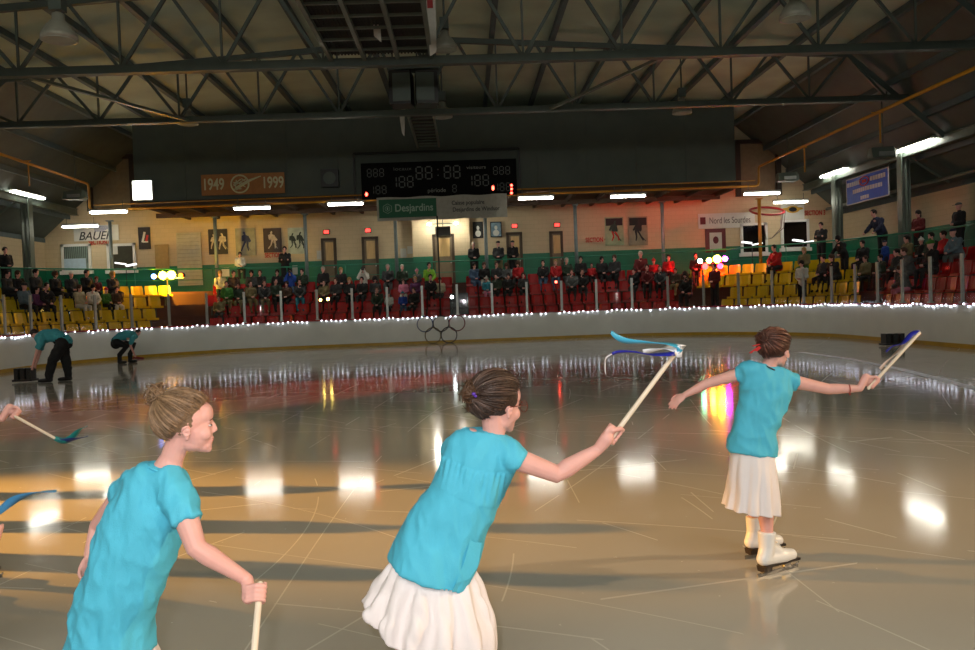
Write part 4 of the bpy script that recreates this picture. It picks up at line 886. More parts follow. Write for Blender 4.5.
# (pixel x, row 0-3 or walkway 4, pose, size, jacket, trousers, head covering, its colour, extra words)
PEOPLE = [
 (6, 4, 'stand', 1, 'black', 'black', 'short', 'dark', ''), (2, 3, 'sit', 1, 'dark grey', 'black', 'short', 'dark', ''), (14, 3, 'sit', 1, 'black', 'black', 'long', 'brown', ''), (31, 3, 'sit', 1.05, 'dark grey', 'black', 'short', 'dark', ''), (51, 3, 'sit', 1, 'black', 'black', 'hood', 'brown', ''),
 (70, 3, 'sit', 1, 'dark grey', 'black', 'cap', 'white', ''), (83, 3, 'sit', 1.05, 'black', 'black', 'short', 'dark', ''), (109, 3, 'sit', 1, 'dark grey', 'dark grey', 'hood', 'blond', ''), (96, 3, 'sit', .8, 'dark red', 'black', 'long', 'ginger', ''),
 (20, 2, 'sit', 1, 'grey blue', 'black', 'beanie', 'dark grey', ''), (33, 2, 'sit', .9, 'purple', 'black', 'short', 'dark', ''), (42, 2, 'lean', 1, 'black', 'black', 'short', 'dark', ''), (75, 2, 'sit', .95, 'cream', 'white', 'long', 'brown', ''), (90, 2, 'lean', .95, 'white', 'khaki', 'long', 'dark', ''),
 (103, 2, 'sit', .8, 'green', 'black', 'beanie', 'red', ''), (116, 2, 'sit', .9, 'brown', 'white', 'short', 'dark', ''),
 (219, 3, 'lean', 1, 'cream', 'dark green', 'long', 'blond', 'holding white paper'), (232, 3, 'sit', 1, 'brown', 'black', 'short', 'dark', ''), (252, 3, 'sit', 1, 'dark grey', 'black', 'long', 'dark', ''), (261, 3, 'sit', 1, 'black', 'black', 'short', 'brown', ''), (278, 3, 'sit', 1, 'black', 'black', 'long', 'dark', ''),
 (291.5, 3, 'cam', 1, 'blue', 'denim blue', 'short', 'dark', 'holding a camera'), (304, 3, 'sit', 1, 'dark green', 'black', 'short', 'dark', ''),
 (227, 2, 'sit', 1, 'green', 'khaki', 'short', 'dark', ''), (239, 2, 'sit', .95, 'dark green', 'khaki', 'long', 'brown', ''), (250, 2, 'sit', 1, 'khaki', 'khaki', 'short', 'dark', ''), (264, 2, 'lean', 1, 'dark grey', 'khaki', 'short', 'brown', ''), (275, 2, 'sit', 1.05, 'dark green', 'black', 'short', 'dark', ''), (288, 2, 'sit', .95, 'brown', 'black', 'long', 'dark', ''), (300, 2, 'lean', 1, 'dark grey', 'teal', 'short', 'dark', ''),
 (219, 1, 'sit', .9, 'khaki', 'dark grey', 'short', 'brown', ''),
 (286, 4, 'fold', 1.08, 'black', 'black', 'short', 'dark', ''), (240, 4, 'sit', .9, 'white', 'black', 'long', 'dark', 'perched on a table'),
 (325, 3, 'sit', 1.05, 'black', 'black', 'short', 'grey-haired', ''), (341, 3, 'sit', 1, 'black', 'black', 'long', 'blond', ''), (364, 3, 'cam', 1, 'white', 'grey', 'cap', 'black', 'holding a camera'), (388, 3, 'sit', 1.05, 'dark grey', 'grey', 'short', 'grey-haired', ''), (401.5, 3, 'sit', 1.02, 'dark green', 'black', 'short', 'grey-haired', ''),
 (418, 3, 'sit', .8, 'grey', 'black', 'beanie', 'pink', ''), (428, 3, 'lean', 1.05, 'lime green', 'black', 'short', 'dark', ''),
 (324, 2, 'sit', .95, 'khaki', 'dark grey', 'short', 'dark', ''), (337, 2, 'sit', 1, 'dark grey', 'black', 'short', 'brown', ''), (350, 2, 'sit', 1, 'black', 'black', 'long', 'blond', ''), (363, 2, 'sit', 1, 'black', 'dark grey', 'short', 'dark', ''), (375, 2, 'sit', 1, 'dark grey', 'black', 'hood', 'black', ''),
 (404, 2, 'sit', .85, 'pink', 'white', 'long', 'brown', ''), (416, 2, 'sit', .95, 'purple', 'black', 'short', 'blond', ''), (430, 2, 'lean', 1, 'black', 'black', 'short', 'dark', ''),
 (378, 1, 'lean', 1, 'dark green', 'black', 'short', 'brown', ''), (390, 1, 'sit', .75, 'white', 'black', 'beanie', 'grey', ''), (402, 1, 'sit', .75, 'blue', 'denim blue', 'beanie', 'teal', ''), (415, 1, 'sit', .95, 'black', 'black', 'short', 'brown', ''),
 (474.6, 4, 'stand', 1.03, 'black', 'black', 'short', 'grey-haired', ''), (499, 4, 'stand', 1.03, 'dark grey', 'khaki', 'cap', 'black', ''), (513, 4, 'stand', 1.03, 'black', 'black', 'cap', 'dark grey', ''),
 (474, 3, 'sit', 1, 'denim blue', 'denim blue', 'long', 'dark', ''), (484, 3, 'sit', 1, 'black', 'white', 'long', 'brown', ''), (496, 3, 'sit', 1, 'dark grey', 'black', 'short', 'brown', 'with a white scarf'), (507, 3, 'sit', .95, 'grey', 'black', 'hood', 'brown', ''), (518.5, 3, 'sit', 1, 'red', 'black', 'hood', 'brown', ''),
 (544.6, 3, 'lean', 1, 'black', 'denim blue', 'short', 'dark', ''), (556, 3, 'lean', 1, 'red', 'denim blue', 'short', 'blond', ''), (566, 3, 'sit', 1.05, 'dark green', 'grey', 'short', 'grey-haired', ''), (581, 3, 'sit', 1.08, 'black', 'black', 'short', 'dark', ''), (592, 3, 'sit', .78, 'red', 'black', 'short', 'brown', ''), (601, 3, 'sit', 1.05, 'black', 'black', 'long', 'dark', ''), (616, 3, 'sit', 1.08, 'dark grey', 'black', 'long', 'brown', ''),
 (441, 2, 'sit', .9, 'cream', 'dark grey', 'short', 'brown', ''), (486, 2, 'sit', .8, 'teal', 'pink', 'beanie', 'white', ''), (498, 2, 'sit', .95, 'dark green', 'black', 'short', 'dark', ''), (510, 2, 'sit', .95, 'black', 'black', 'long', 'dark', ''), (523, 2, 'sit', .95, 'dark grey', 'black', 'short', 'brown', ''),
 (573, 2, 'lean', 1, 'grey', 'black', 'short', 'brown', ''), (583, 2, 'lean', 1, 'black', 'dark grey', 'short', 'brown', ''),
 (642.6, 3, 'lean', 1.15, 'dark red', 'black', 'short', 'grey-haired', ''), (653.5, 3, 'sit', .9, 'red', 'black', 'beanie', 'red', ''), (669.5, 3, 'sit', 1, 'red', 'black', 'short', 'dark', ''),
 (635, 2, 'sit', .95, 'black', 'dark grey', 'short', 'dark', ''), (647.5, 2, 'lean', 1.05, 'dark red', 'black', 'short', 'dark', ''), (661.5, 2, 'lean', 1, 'dark grey', 'black', 'short', 'brown', ''), (677.5, 2, 'sit', .85, 'brown', 'khaki', 'short', 'dark', ''),
 (696, 3, 'sit', 1, 'dark red', 'black', 'short', 'dark', ''), (690, 1, 'lean', 1.1, 'black', 'black', 'hood', 'black', 'behind a bright lamp'), (719, 1, 'stand', 1.0, 'dark red', 'black', 'short', 'dark', 'beneath the red stage lights'),  # first jacket: dark cloth, with red stage light put into its colour
 (781, 3, 'lean', 1.08, 'red', 'black', 'short', 'dark', ''), (806, 3, 'sit', .95, 'khaki', 'green', 'long', 'blond', ''), (810, 1, 'stand', .95, 'white', 'black', 'long', 'dark', ''), (822, 4, 'fold', 1, 'dark grey', 'black', 'short', 'dark', ''), (828, 2, 'sit', 1, 'dark grey', 'black', 'short', 'dark', ''),
 (889, 4, 'rail', 1.1, 'navy', 'black', 'short', 'dark', ''), (895, 3, 'stand', .72, 'blue', 'navy', 'cap', 'navy', ''), (919, 4, 'stand', 1.0, 'dark red', 'black', 'long', 'dark', ''), (959, 4, 'stand', 1.03, 'black', 'black', 'cap', 'grey', ''),
 (853, 3, 'rail', .9, 'black', 'black', 'hood', 'black', ''), (866, 3, 'sit', 1, 'black', 'black', 'short', 'dark', ''), (912, 3, 'sit', 1, 'khaki', 'black', 'short', 'dark', ''), (926, 3, 'sit', .85, 'black', 'grey', 'beanie', 'white', ''), (937, 3, 'sit', 1, 'dark green', 'black', 'short', 'dark', ''), (951, 3, 'sit', 1, 'red', 'black', 'short', 'dark', ''), (964, 3, 'lean', 1, 'grey blue', 'grey', 'cap', 'navy', ''),
 (841, 2, 'lean', 1, 'black', 'black', 'long', 'brown', ''), (870, 2, 'sit', .9, 'khaki', 'black', 'short', 'brown', ''), (885, 2, 'sit', .9, 'dark green', 'black', 'short', 'dark', ''), (903, 2, 'sit', 1, 'dark grey', 'black', 'short', 'dark', ''), (917, 2, 'lean', 1, 'grey', 'grey', 'short', 'brown', ''), (938, 2, 'sit', 1.1, 'black', 'black', 'beanie', 'green', ''),
 (912, 1, 'lean', .9, 'grey', 'pink', 'long', 'brown', ''),
]
def spectators():
    pr = spectator_protos(); used = {}; rown = ['front row', 'second row', 'third row', 'top row', 'upper walkway']
    paths = [row_path(k, -.02, .06) for k in range(4)] + [outline(4.9, .06)]
    labels = set(); seq = []
    for (px, row, pose, s, jc, tc, hk, hc, extra) in PEOPLE:
        z = ([*ROWZ, 2.5])[row]; best = min((p for p in paths[row] if p[1] > 14), key=lambda p: abs(proj((p[0], p[1], z + .9))[0] - px))
        if row == 4 and pose in ('rail',): best = (best[0] - cos(best[2]) * .3, best[1] - sin(best[2]) * .3, best[2])
        x, y, t = best
        standing = pose in ('stand', 'fold', 'rail')
        if standing and row < 4: x -= cos(t) * .45; y -= sin(t) * .45
        zz = z
        if row == 4 and pose == 'sit': zz = z + .45
        if s < .9 and not standing and row < 4: zz = z + .47 * (1 - s)
        r = bpy.data.objects.new('person', None); C.objects.link(r); r.location = (x, y, zz); r.rotation_euler = (0, 0, t + pi / 2 + random.uniform(-.25, .25)); s *= 1.05; r.scale = (s * .9, s, s); r.empty_display_size = .1
        who = 'small child' if s < .83 else 'person'
        hd = {'short': f'{hc} hair', 'long': f'long {hc} hair', 'beanie': f'{hc} knit hat', 'cap': f'{hc} cap', 'hood': f'{hc} hood'}[hk].replace('grey-haired hair', 'grey hair').replace('dark grey-haired', 'grey')
        blk = 'left yellow block' if px < 180 else 'red block under the hockey posters' if px < 312 else 'red block below the two exit doors' if px < 455 else 'red block right of the central rack' if px < 620 else 'seats by the red stage lights' if px < 740 else 'right yellow block' if px < 850 else 'right side stand'
        verb = 'standing' if standing else 'leaning forward' if pose == 'lean' else 'seated'
        lab = f'{who} in {jc} jacket, {hd}, {verb}, {rown[row]}, {blk}'
        if extra: lab = f'{who} in {jc} jacket {extra}, {rown[row]}, {blk}'
        if lab in labels:
            lab = f'{who} in {jc} jacket, {hd}, {rown[row]}, {blk}, beside the one in {seq[-1]}'
        if lab in labels: print('DUP', lab)
        labels.add(lab); seq.append(jc); lab = ' '.join(lab.split()); 
        if len(lab.split()) > 16: lab = ' '.join(lab.replace('red block ', '').replace('the one in ', '').split()[:16])
        tag(r, lab, 'person', 'spectators in the stands')
        body, jacket, trousers, hair = pr[pose]
        for me, nn, m_ in ((body, 'body', skin), (jacket, 'jacket', cmat(jc, 'cloth')), (trousers, 'trousers', cmat(tc, 'cloth')), (hair[hk], {'beanie': 'hat', 'cap': 'cap', 'hood': 'hood'}.get(hk, 'hair'), cmat(hc, 'hair'))):
            if not me.materials: me.materials.append(skin)
            o = bpy.data.objects.new(nn, me); C.objects.link(o); o.parent = r; o.material_slots[0].link = 'OBJECT'; o.material_slots[0].material = m_
        if 'camera' in extra:
            me = hair['camera']
            if not me.materials: me.materials.append(black)
            o = bpy.data.objects.new('handheld_camera', me); C.objects.link(o); bpy.context.view_layer.update(); o.matrix_world = r.matrix_world.copy(); tag(o, 'small black camera held up by spectator in ' + jc + ' jacket', 'camera')
        if 'paper' in extra:
            m2 = MB(); c = V((x - cos(t) * .5, y - sin(t) * .5, z + .72)); m2.box(c, (.3, .012, .22), 0, Matrix.Rotation(.5, 3, 'X')); tag(m2.build('paper_sheet', paper), 'white paper held by the blond spectator in the top row', 'paper')
spectators()

# ------------------------------------------------------------------ signs, doors, posters on the end wall
YW = YE - .04
def rect(px0, py0, px1, py1, Y):
    a, b = at(px0, py0, Y), at(px1, py1, Y); return V(((a.x + b.x) / 2, Y, (a.z + b.z) / 2)), abs(b.x - a.x), abs(a.z - b.z)
def panel(mb, c, w, h, d=.03, mi=0): mb.box(c, (w, d, h), mi)
def end_wall_items():
    wh = mat('sign_white', srgb(215, 215, 205), .5, var=.04); blk = mat('ink_black', srgb(20, 20, 22), .6, var=0); redt = mat('sign_red', srgb(190, 40, 25), .5, var=0); bluem = mat('sign_blue', srgb(40, 60, 140), .5, var=0)
    # doors
    for i, (x0, y0, x1, lab) in enumerate(((321, 238.5, 336, 'under the left exit sign'), (361.5, 237, 378, 'under the second exit sign'), (432, 234.5, 454, 'in the bright central wall block'), (506, 232.5, 522, 'beneath the exit sign right of the banner'), (549, 231.5, 562.5, 'farthest right, beside the two hockey posters'))):
        Y = YW if i != 2 else 38.86; a, b = at(x0, y0, Y), at(x1, y0, Y); top = a.z; w = b.x - a.x; xc = (a.x + b.x) / 2
        r = thing('door_%d' % (i + 1), 'brown framed door ' + lab, 'door', (xc, Y, 2.5)); r['kind'] = 'structure'
        mb = MB(); mb.box((xc - w / 2 + .06, Y, (top + 2.5) / 2), (.12, .16, top - 2.5)); mb.box((xc + w / 2 - .06, Y, (top + 2.5) / 2), (.12, .16, top - 2.5)); mb.box((xc, Y, top - .06), (w, .16, .12)); mb.build('door_frame', frame_brown, r)
        mb = MB(); mb.box((xc, Y, (top + 2.42) / 2), (w - .24, .05, top - 2.62)); mb.build('door_leaf', mat('door_leaf', srgb(120, 105, 80), .6), r)
        mb = MB(); mb.box((xc + .03, Y - .03, top - .62), (w * .52, .02, .85)); mb.build('door_window', wood, r)
        mb = MB(); mb.ell((xc + w * .33, Y - .06, 3.5), .04, n=8); mb.build('door_handle', alu, r)
    for px, py, nb in ((326.5, 232, 'over the first door from the left'), (368, 230.5, 'over the second door'), (514.5, 226, 'over the door right of the banner'), (557, 225, 'over the farthest right brown door')):
        c = at(px, py, YW - .1); r = thing('exit_sign', 'small glowing red exit sign ' + nb, 'exit sign', c, 'exit signs'); mb = MB(); mb.box(c, (.3, .1, .22)); mb.build('housing', black, r)
        mb = MB(); mb.box(c - V((0, .055, 0)), (.22, .012, .15)); mb.build('lens', exitm, r)
    # posters
    pals = [((40, 38, 34), (200, 190, 165), 'black and white poster of two hockey players, left end of the row'), ((25, 40, 80), (150, 150, 130), 'poster of a hockey player in dark blue'), ((60, 45, 38), (190, 180, 165), 'brown toned poster of a skating hockey player, third in the row'), ((30, 50, 42), (175, 190, 175), 'green toned hockey team poster, right end of the row'),
            ((20, 60, 48), (150, 170, 130), 'colour poster of a hockey player in dark jersey and red trousers'), ((35, 30, 28), (150, 140, 115), 'poster of a hockey player on pale ice, right of the other')]
    for i, (x0, y0, x1, y1) in enumerate(((208, 229.5, 228, 254), (235, 228.5, 256, 255), (263, 228.5, 282, 252), (287.5, 228, 306, 253.5), (604.5, 217.5, 624, 245), (628, 217, 648, 245))):
        c, w, h = rect(x0, y0, x1, y1, YW - .03); dk, lt, lab = pals[i]; r = thing('wall_poster', lab, 'poster', c, 'hockey posters on the end wall')
        mb = MB(); panel(mb, c, w, h); mb.build('backing', mat('poster_bg%d' % i, srgb(*(lt if i in (1, 3, 4, 5) else dk)), .5, scale=3, var=.3), r)
        pm = mat('poster_fig%d' % i, srgb(*(dk if i in (1, 3, 4, 5) else lt)), .5, scale=9, var=.3); figs = [(0, 1)] if i not in (0, 3) else [(-w * .22, .8), (w * .22, .9)]
        mb = MB()
        for fx, fs in figs:
            q = lambda x, z: c + V((fx + (x * .8 + .06 * sin(z * 9 + i)) * w * fs, -.02, z * h * fs * .92)); fl = V((0, -.006, 0))
            def poly(pts, mi=0):
                n = len(pts); a = [q(*p) for p in pts]; mb.add(a + [p + fl for p in a], [tuple(range(n)), tuple(range(2 * n - 1, n - 1, -1))] + [(k, k + n, (k + 1) % n + n, (k + 1) % n) for k in range(n)], mi)
            poly([(-.07, .36), (0, .42), (.08, .37), (.06, .28), (-.05, .28)]); poly([(-.22, .24), (.0, .29), (.22, .22), (.16, -.02), (-.14, .0)]); poly([(-.22, .24), (-.3, .05), (-.2, .0), (-.12, .14)]); poly([(.2, .22), (.3, .02), (.2, -.04), (.12, .1)])
            poly([(-.15, 0), (.0, 0), (-.08, -.24), (-.2, -.38), (-.26, -.36), (-.16, -.2)], 1 if i == 4 else 0); poly([(.02, 0), (.15, -.02), (.24, -.2), (.3, -.34), (.22, -.38), (.12, -.2)], 1 if i == 4 else 0); poly([(-.1, .03), (-.06, .03), (.4, -.36), (.4, -.4)])
        if i >= 4:
            n_ = 0; mb.box(c + V((0, -.016, h * .33)), (w * .9, .004, h * .26), 2)
        mb.build('player_picture', [pm, redt, mat('poster_dark', srgb(25, 30, 28), .6)], r)
    for (x0, y0, x1, y1, c1, lab) in ((472.5, 222, 483.5, 238, (45, 50, 48), 'small dark framed picture left of the support post'), (490, 222, 502, 237, (120, 150, 165), 'small pale blue portrait right of the support post')):
        c, w, h = rect(x0, y0, x1, y1, YW - .03); r = thing('framed_picture', lab, 'picture', c, 'small pictures between the doors'); mb = MB(); panel(mb, c, w, h); mb.build('frame', blk, r)
        mb = MB(); panel(mb, c - V((0, .02, 0)), w * .86, h * .88, .01); mb.build('print', mat('print%d' % c1[0], srgb(*c1), .5, var=.4, scale=6), r)
        mb = MB(); mb.ell(c - V((0, .03, -h * .12)), (w * .14, .01, h * .14), n=12); mb.ell(c - V((0, .03, h * .22)), (w * .28, .01, h * .2), n=12); mb.build('portrait', wh, r)
    # small papers
    for (x, y, w, h, lab) in ((215, 259, 3.5, 5, 'white paper taped to the wall under the second poster'),):
        pass
    for px, py, w, h, lab in ((215.8, 245.8, .26, .36, 'pale notice taped below the posters of players'), (225.5, 272, .36, .42, 'white notice on the green band by the sitting figure'), (295, 270, .24, .42, 'white notice on the green band behind the standing man'), (319, 255, .2, .4, 'narrow notice left of the first door'),
                              (403.5, 253, .28, .42, 'dark printed notice left of the bright wall block'), (410, 250, .26, .36, 'pale notice beside the dark printed notice')):
        c = at(px, py, YW - .08 if py > 256 else YW - .02); mb = MB(); panel(mb, c, w, h, .02); tag(mb.build('wall_notice', paper), lab, 'notice', 'paper notices on the end wall')
    # BAUER sign, windows, pictures at the left
    c, w, h = rect(73.5, 226, 119, 240, YW - .03); r = thing('wall_sign', 'white sign lettered BAUER with a blue streak', 'sign', c); mb = MB(); panel(mb, c, w, h); mb.build('board', wh, r)
    text(r, 'BAUER', c + V((-.05, -.03, -h * .2)), .38, blk, width=w * .74, shear=.3, off=.004); mb = MB()
    for k in range(5): mb.box(c + V((w * (.16 - .02 * k), -.02, h * (.42 - k * .075))), (w * (.42 - .05 * k), .01, .025))
    mb.build('streak', bluem, r)
    for px, py, s, par in ((99.5, 242.3, 'SECTION 6', 0), (611.5 - 15.5, 240, 'SECTION 4', 0), (815, 213, 'SECTION 3', 0), (273, 255.4, 'SECTION', 0)):
        c = at(px, py, YW - .02); t = text(None, s, c, .21 if px != 815 else .22, redt, off=.008, name='section_lettering', width=(1.0 if px != 273 else .75)); tag(t, f'red lettering {s} painted on the end wall ' + {99.5: 'under the BAUER sign', 815: 'beside the right window', 273: 'under the third poster'}.get(px, 'left of the player posters'), 'lettering', 'section lettering')
    def window(n, x0, y0, x1, y1, fm, pm, lab):
        c, w, h = rect(x0, y0, x1, y1, YW - .03); r = thing('window_%d' % n, lab, 'window', c); r['kind'] = 'structure'; mb = MB()
        for sx in (-1, 1): mb.box(c + V((sx * (w / 2 - .06), 0, 0)), (.12, .1, h)); mb.box(c + V((0, 0, sx * (h / 2 - .06))), (w, .1, .12))
        mb.box(c + V((0, -.03, -h / 2)), (w + .16, .14, .16)); mb.build('window_frame', fm, r); mb = MB(); panel(mb, c, w - .1, h - .1, .03); mb.build('pane', pm, r); return r, c, w, h
    r, c, w, h = window(1, 61, 244.5, 92, 272, white, mat('pane_grey', srgb(130, 150, 140), .15, var=.1), 'white framed window with vertical blinds and a pale blue sign')
    mb = MB()
    for k in range(13): mb.box(c + V((-w / 2 + .15 + k * (w - .3) / 12, -.03, .15)), (.035, .01, h * .6))
    mb.build('blind', mat('blind', srgb(70, 75, 72), .6), r); mb = MB(); panel(mb, c - V((.07, .04, h * .22)), w * .76, h * .42, .01); mb.build('sign_panel', mat('pale_blue_panel', srgb(185, 210, 225), .4), r)
    r, c, w, h = window(2, 106.5, 244, 136.5, 271, white, mat('pane_dark', srgb(72, 72, 60), .15), 'white framed window with dark blinds and a white framed sheet')
    mb = MB(); panel(mb, c + V((-.32, -.03, .36)), .34, .4, .01); mb.build('sheet', paper, r)
    for nm, x0, y0, x1, y1 in ((3, 740, 223.5, 768, 254), (4, 780.5, 220, 809.5, 249)):
        window(nm, x0, y0, x1, y1, white, mat('pane_black', srgb(14, 10, 10), .1, var=0), 'white framed black window on the right of the end wall')
    for (x0, y0, x1, y1, lab) in ((138, 227.5, 151, 249, 'dark poster with a large slanted white mark'),):
        c, w, h = rect(x0, y0, x1, y1, YW - .03); r = thing('wall_poster', lab, 'poster', c); mb = MB(); panel(mb, c, w, h); mb.build('backing', mat('brown_black', srgb(38, 30, 24), .5), r)
        mb = MB(); R = Matrix.Rotation(.25, 3, 'Y'); mb.box(c + V((-.03, -.03, .05)), (.1, .01, .5), 0, R); mb.box(c + V((.05, -.03, -.17)), (.24, .01, .07)); mb.build('mark', wh, r); mb = MB(); mb.box(c + V((.12, -.032, .0)), (.1, .01, .3), 0, R); mb.build('red_mark', redt, r)
    c, w, h = rect(21, 246, 38, 278, YE - 1); 
    mb = MB(); panel(mb, at(31, 262, YW - .03), .75, 1.3); t = tag(mb.build('wall_poster', mat('dark_print', srgb(60, 35, 28), .5, var=.5, scale=4)), 'dark brown poster half hidden by the broad left column', 'poster')
    # white shutter door left, glass trophy case
    c, w, h = rect(176, 233, 203, 285, YW - .03); r = thing('door_6', 'white slatted door left of the hockey posters', 'door', (c.x, c.y, 2.5)); r['kind'] = 'structure'; mb = MB(); mb.box(c, (w, .06, h)); mb.build('door_leaf', mat('cream_door', srgb(185, 180, 150), .4), r)
    mb = MB()
    for k in range(14): mb.box(c + V((0, -.04, -h / 2 + (k + .5) * h / 14)), (w * .9, .02, .02))
    mb.build('slats', mat('slat_grey', srgb(150, 148, 125), .4), r)
    c, w, h = rect(150, 245, 174, 268, YW - .03); mb = MB(); panel(mb, c, w * .6, h); tag(mb.build('notice_board', mat('cork', srgb(165, 140, 90), .8)), 'tan notice board behind the yellow stage lights', 'notice board')
    # right side signs
    c, w, h = rect(698, 214, 755, 227, YW - .03); r = thing('wall_sign', 'long white sign reading Nord les Sourdes with a dark logo', 'sign', c); mb = MB(); panel(mb, c, w, h); mb.build('board', wh, r)
    text(r, 'Nord les Sourdes', c + V((.15, -.03, 0)), .3, mat('grey_ink', srgb(90, 80, 80), .6), width=w * .72); mb = MB(); mb.box(c + V((-w * .42, -.02, .02)), (.26, .01, .34)); mb.build('logo', mat('maroon_logo', srgb(95, 20, 30), .6), r)
    c, w, h = rect(783, 201, 802, 218, YW - .03); r = thing('wall_sign', 'white sign with a yellow and black winged emblem above the black window', 'sign', c); mb = MB(); panel(mb, c, w * 1.25, h * 1.1); mb.build('board', wh, r)
    mb = MB(); mb.ell(c - V((0, .03, 0)), (.34, .015, .17), n=20); mb.ell(c - V((.3, .03, -.03)), (.22, .012, .06), n=12); mb.ell(c - V((-.3, .03, -.03)), (.22, .012, .06), n=12); mb.build('emblem', mat('emblem_yellow', srgb(200, 160, 50), .5), r); mb = MB(); mb.ell(c - V((0, .045, 0)), (.2, .012, .11), n=16); mb.build('emblem_core', blk, r)
    c, w, h = rect(705, 229, 726, 252, YW - .05); r = thing('framed_picture', 'dark red framed picture with a pale mat behind the red stage lights', 'picture', c); mb = MB(); panel(mb, c, w, h, .06); mb.build('frame', mat('dark_red_frame', srgb(95, 15, 15), .4), r)
    mb = MB(); panel(mb, c - V((0, .04, .02)), w * .6, h * .7, .01); mb.build('mat_board', paper, r); mb = MB(); mb.ell(c - V((0, .055, -.02)), (w * .14, .01, h * .16), n=10); mb.build('print', mat('maroon_logo', srgb(95, 20, 30), .6), r)
    # red hoop with hanging hoses
    c = at(767, 211, 38.2); r = thing('hanging_hoop', 'red and white hoop hung on the wall above the right windows', 'hoop', c); mb = MB(); mb.torus(c, V((.0, -.35, 1)), .75, .05, 40, 8); mb.build('rim', mat('hoop_red', srgb(165, 30, 35), .4), r)
    mb = MB(); a = at(783, 210, 38.2)
    for s_ in (0, .12): mb.tube([a + V((s_, 0, 0)), at(781, 228, 38.2) + V((s_, 0, 0)), at(772, 238, 38.2), at(766, 240 - s_ * 12, 38.2), at(764, 222, 38.2)], .02, 6)
    mb.build('hose', mat('grey_hose', srgb(120, 105, 95), .6), r)
end_wall_items()

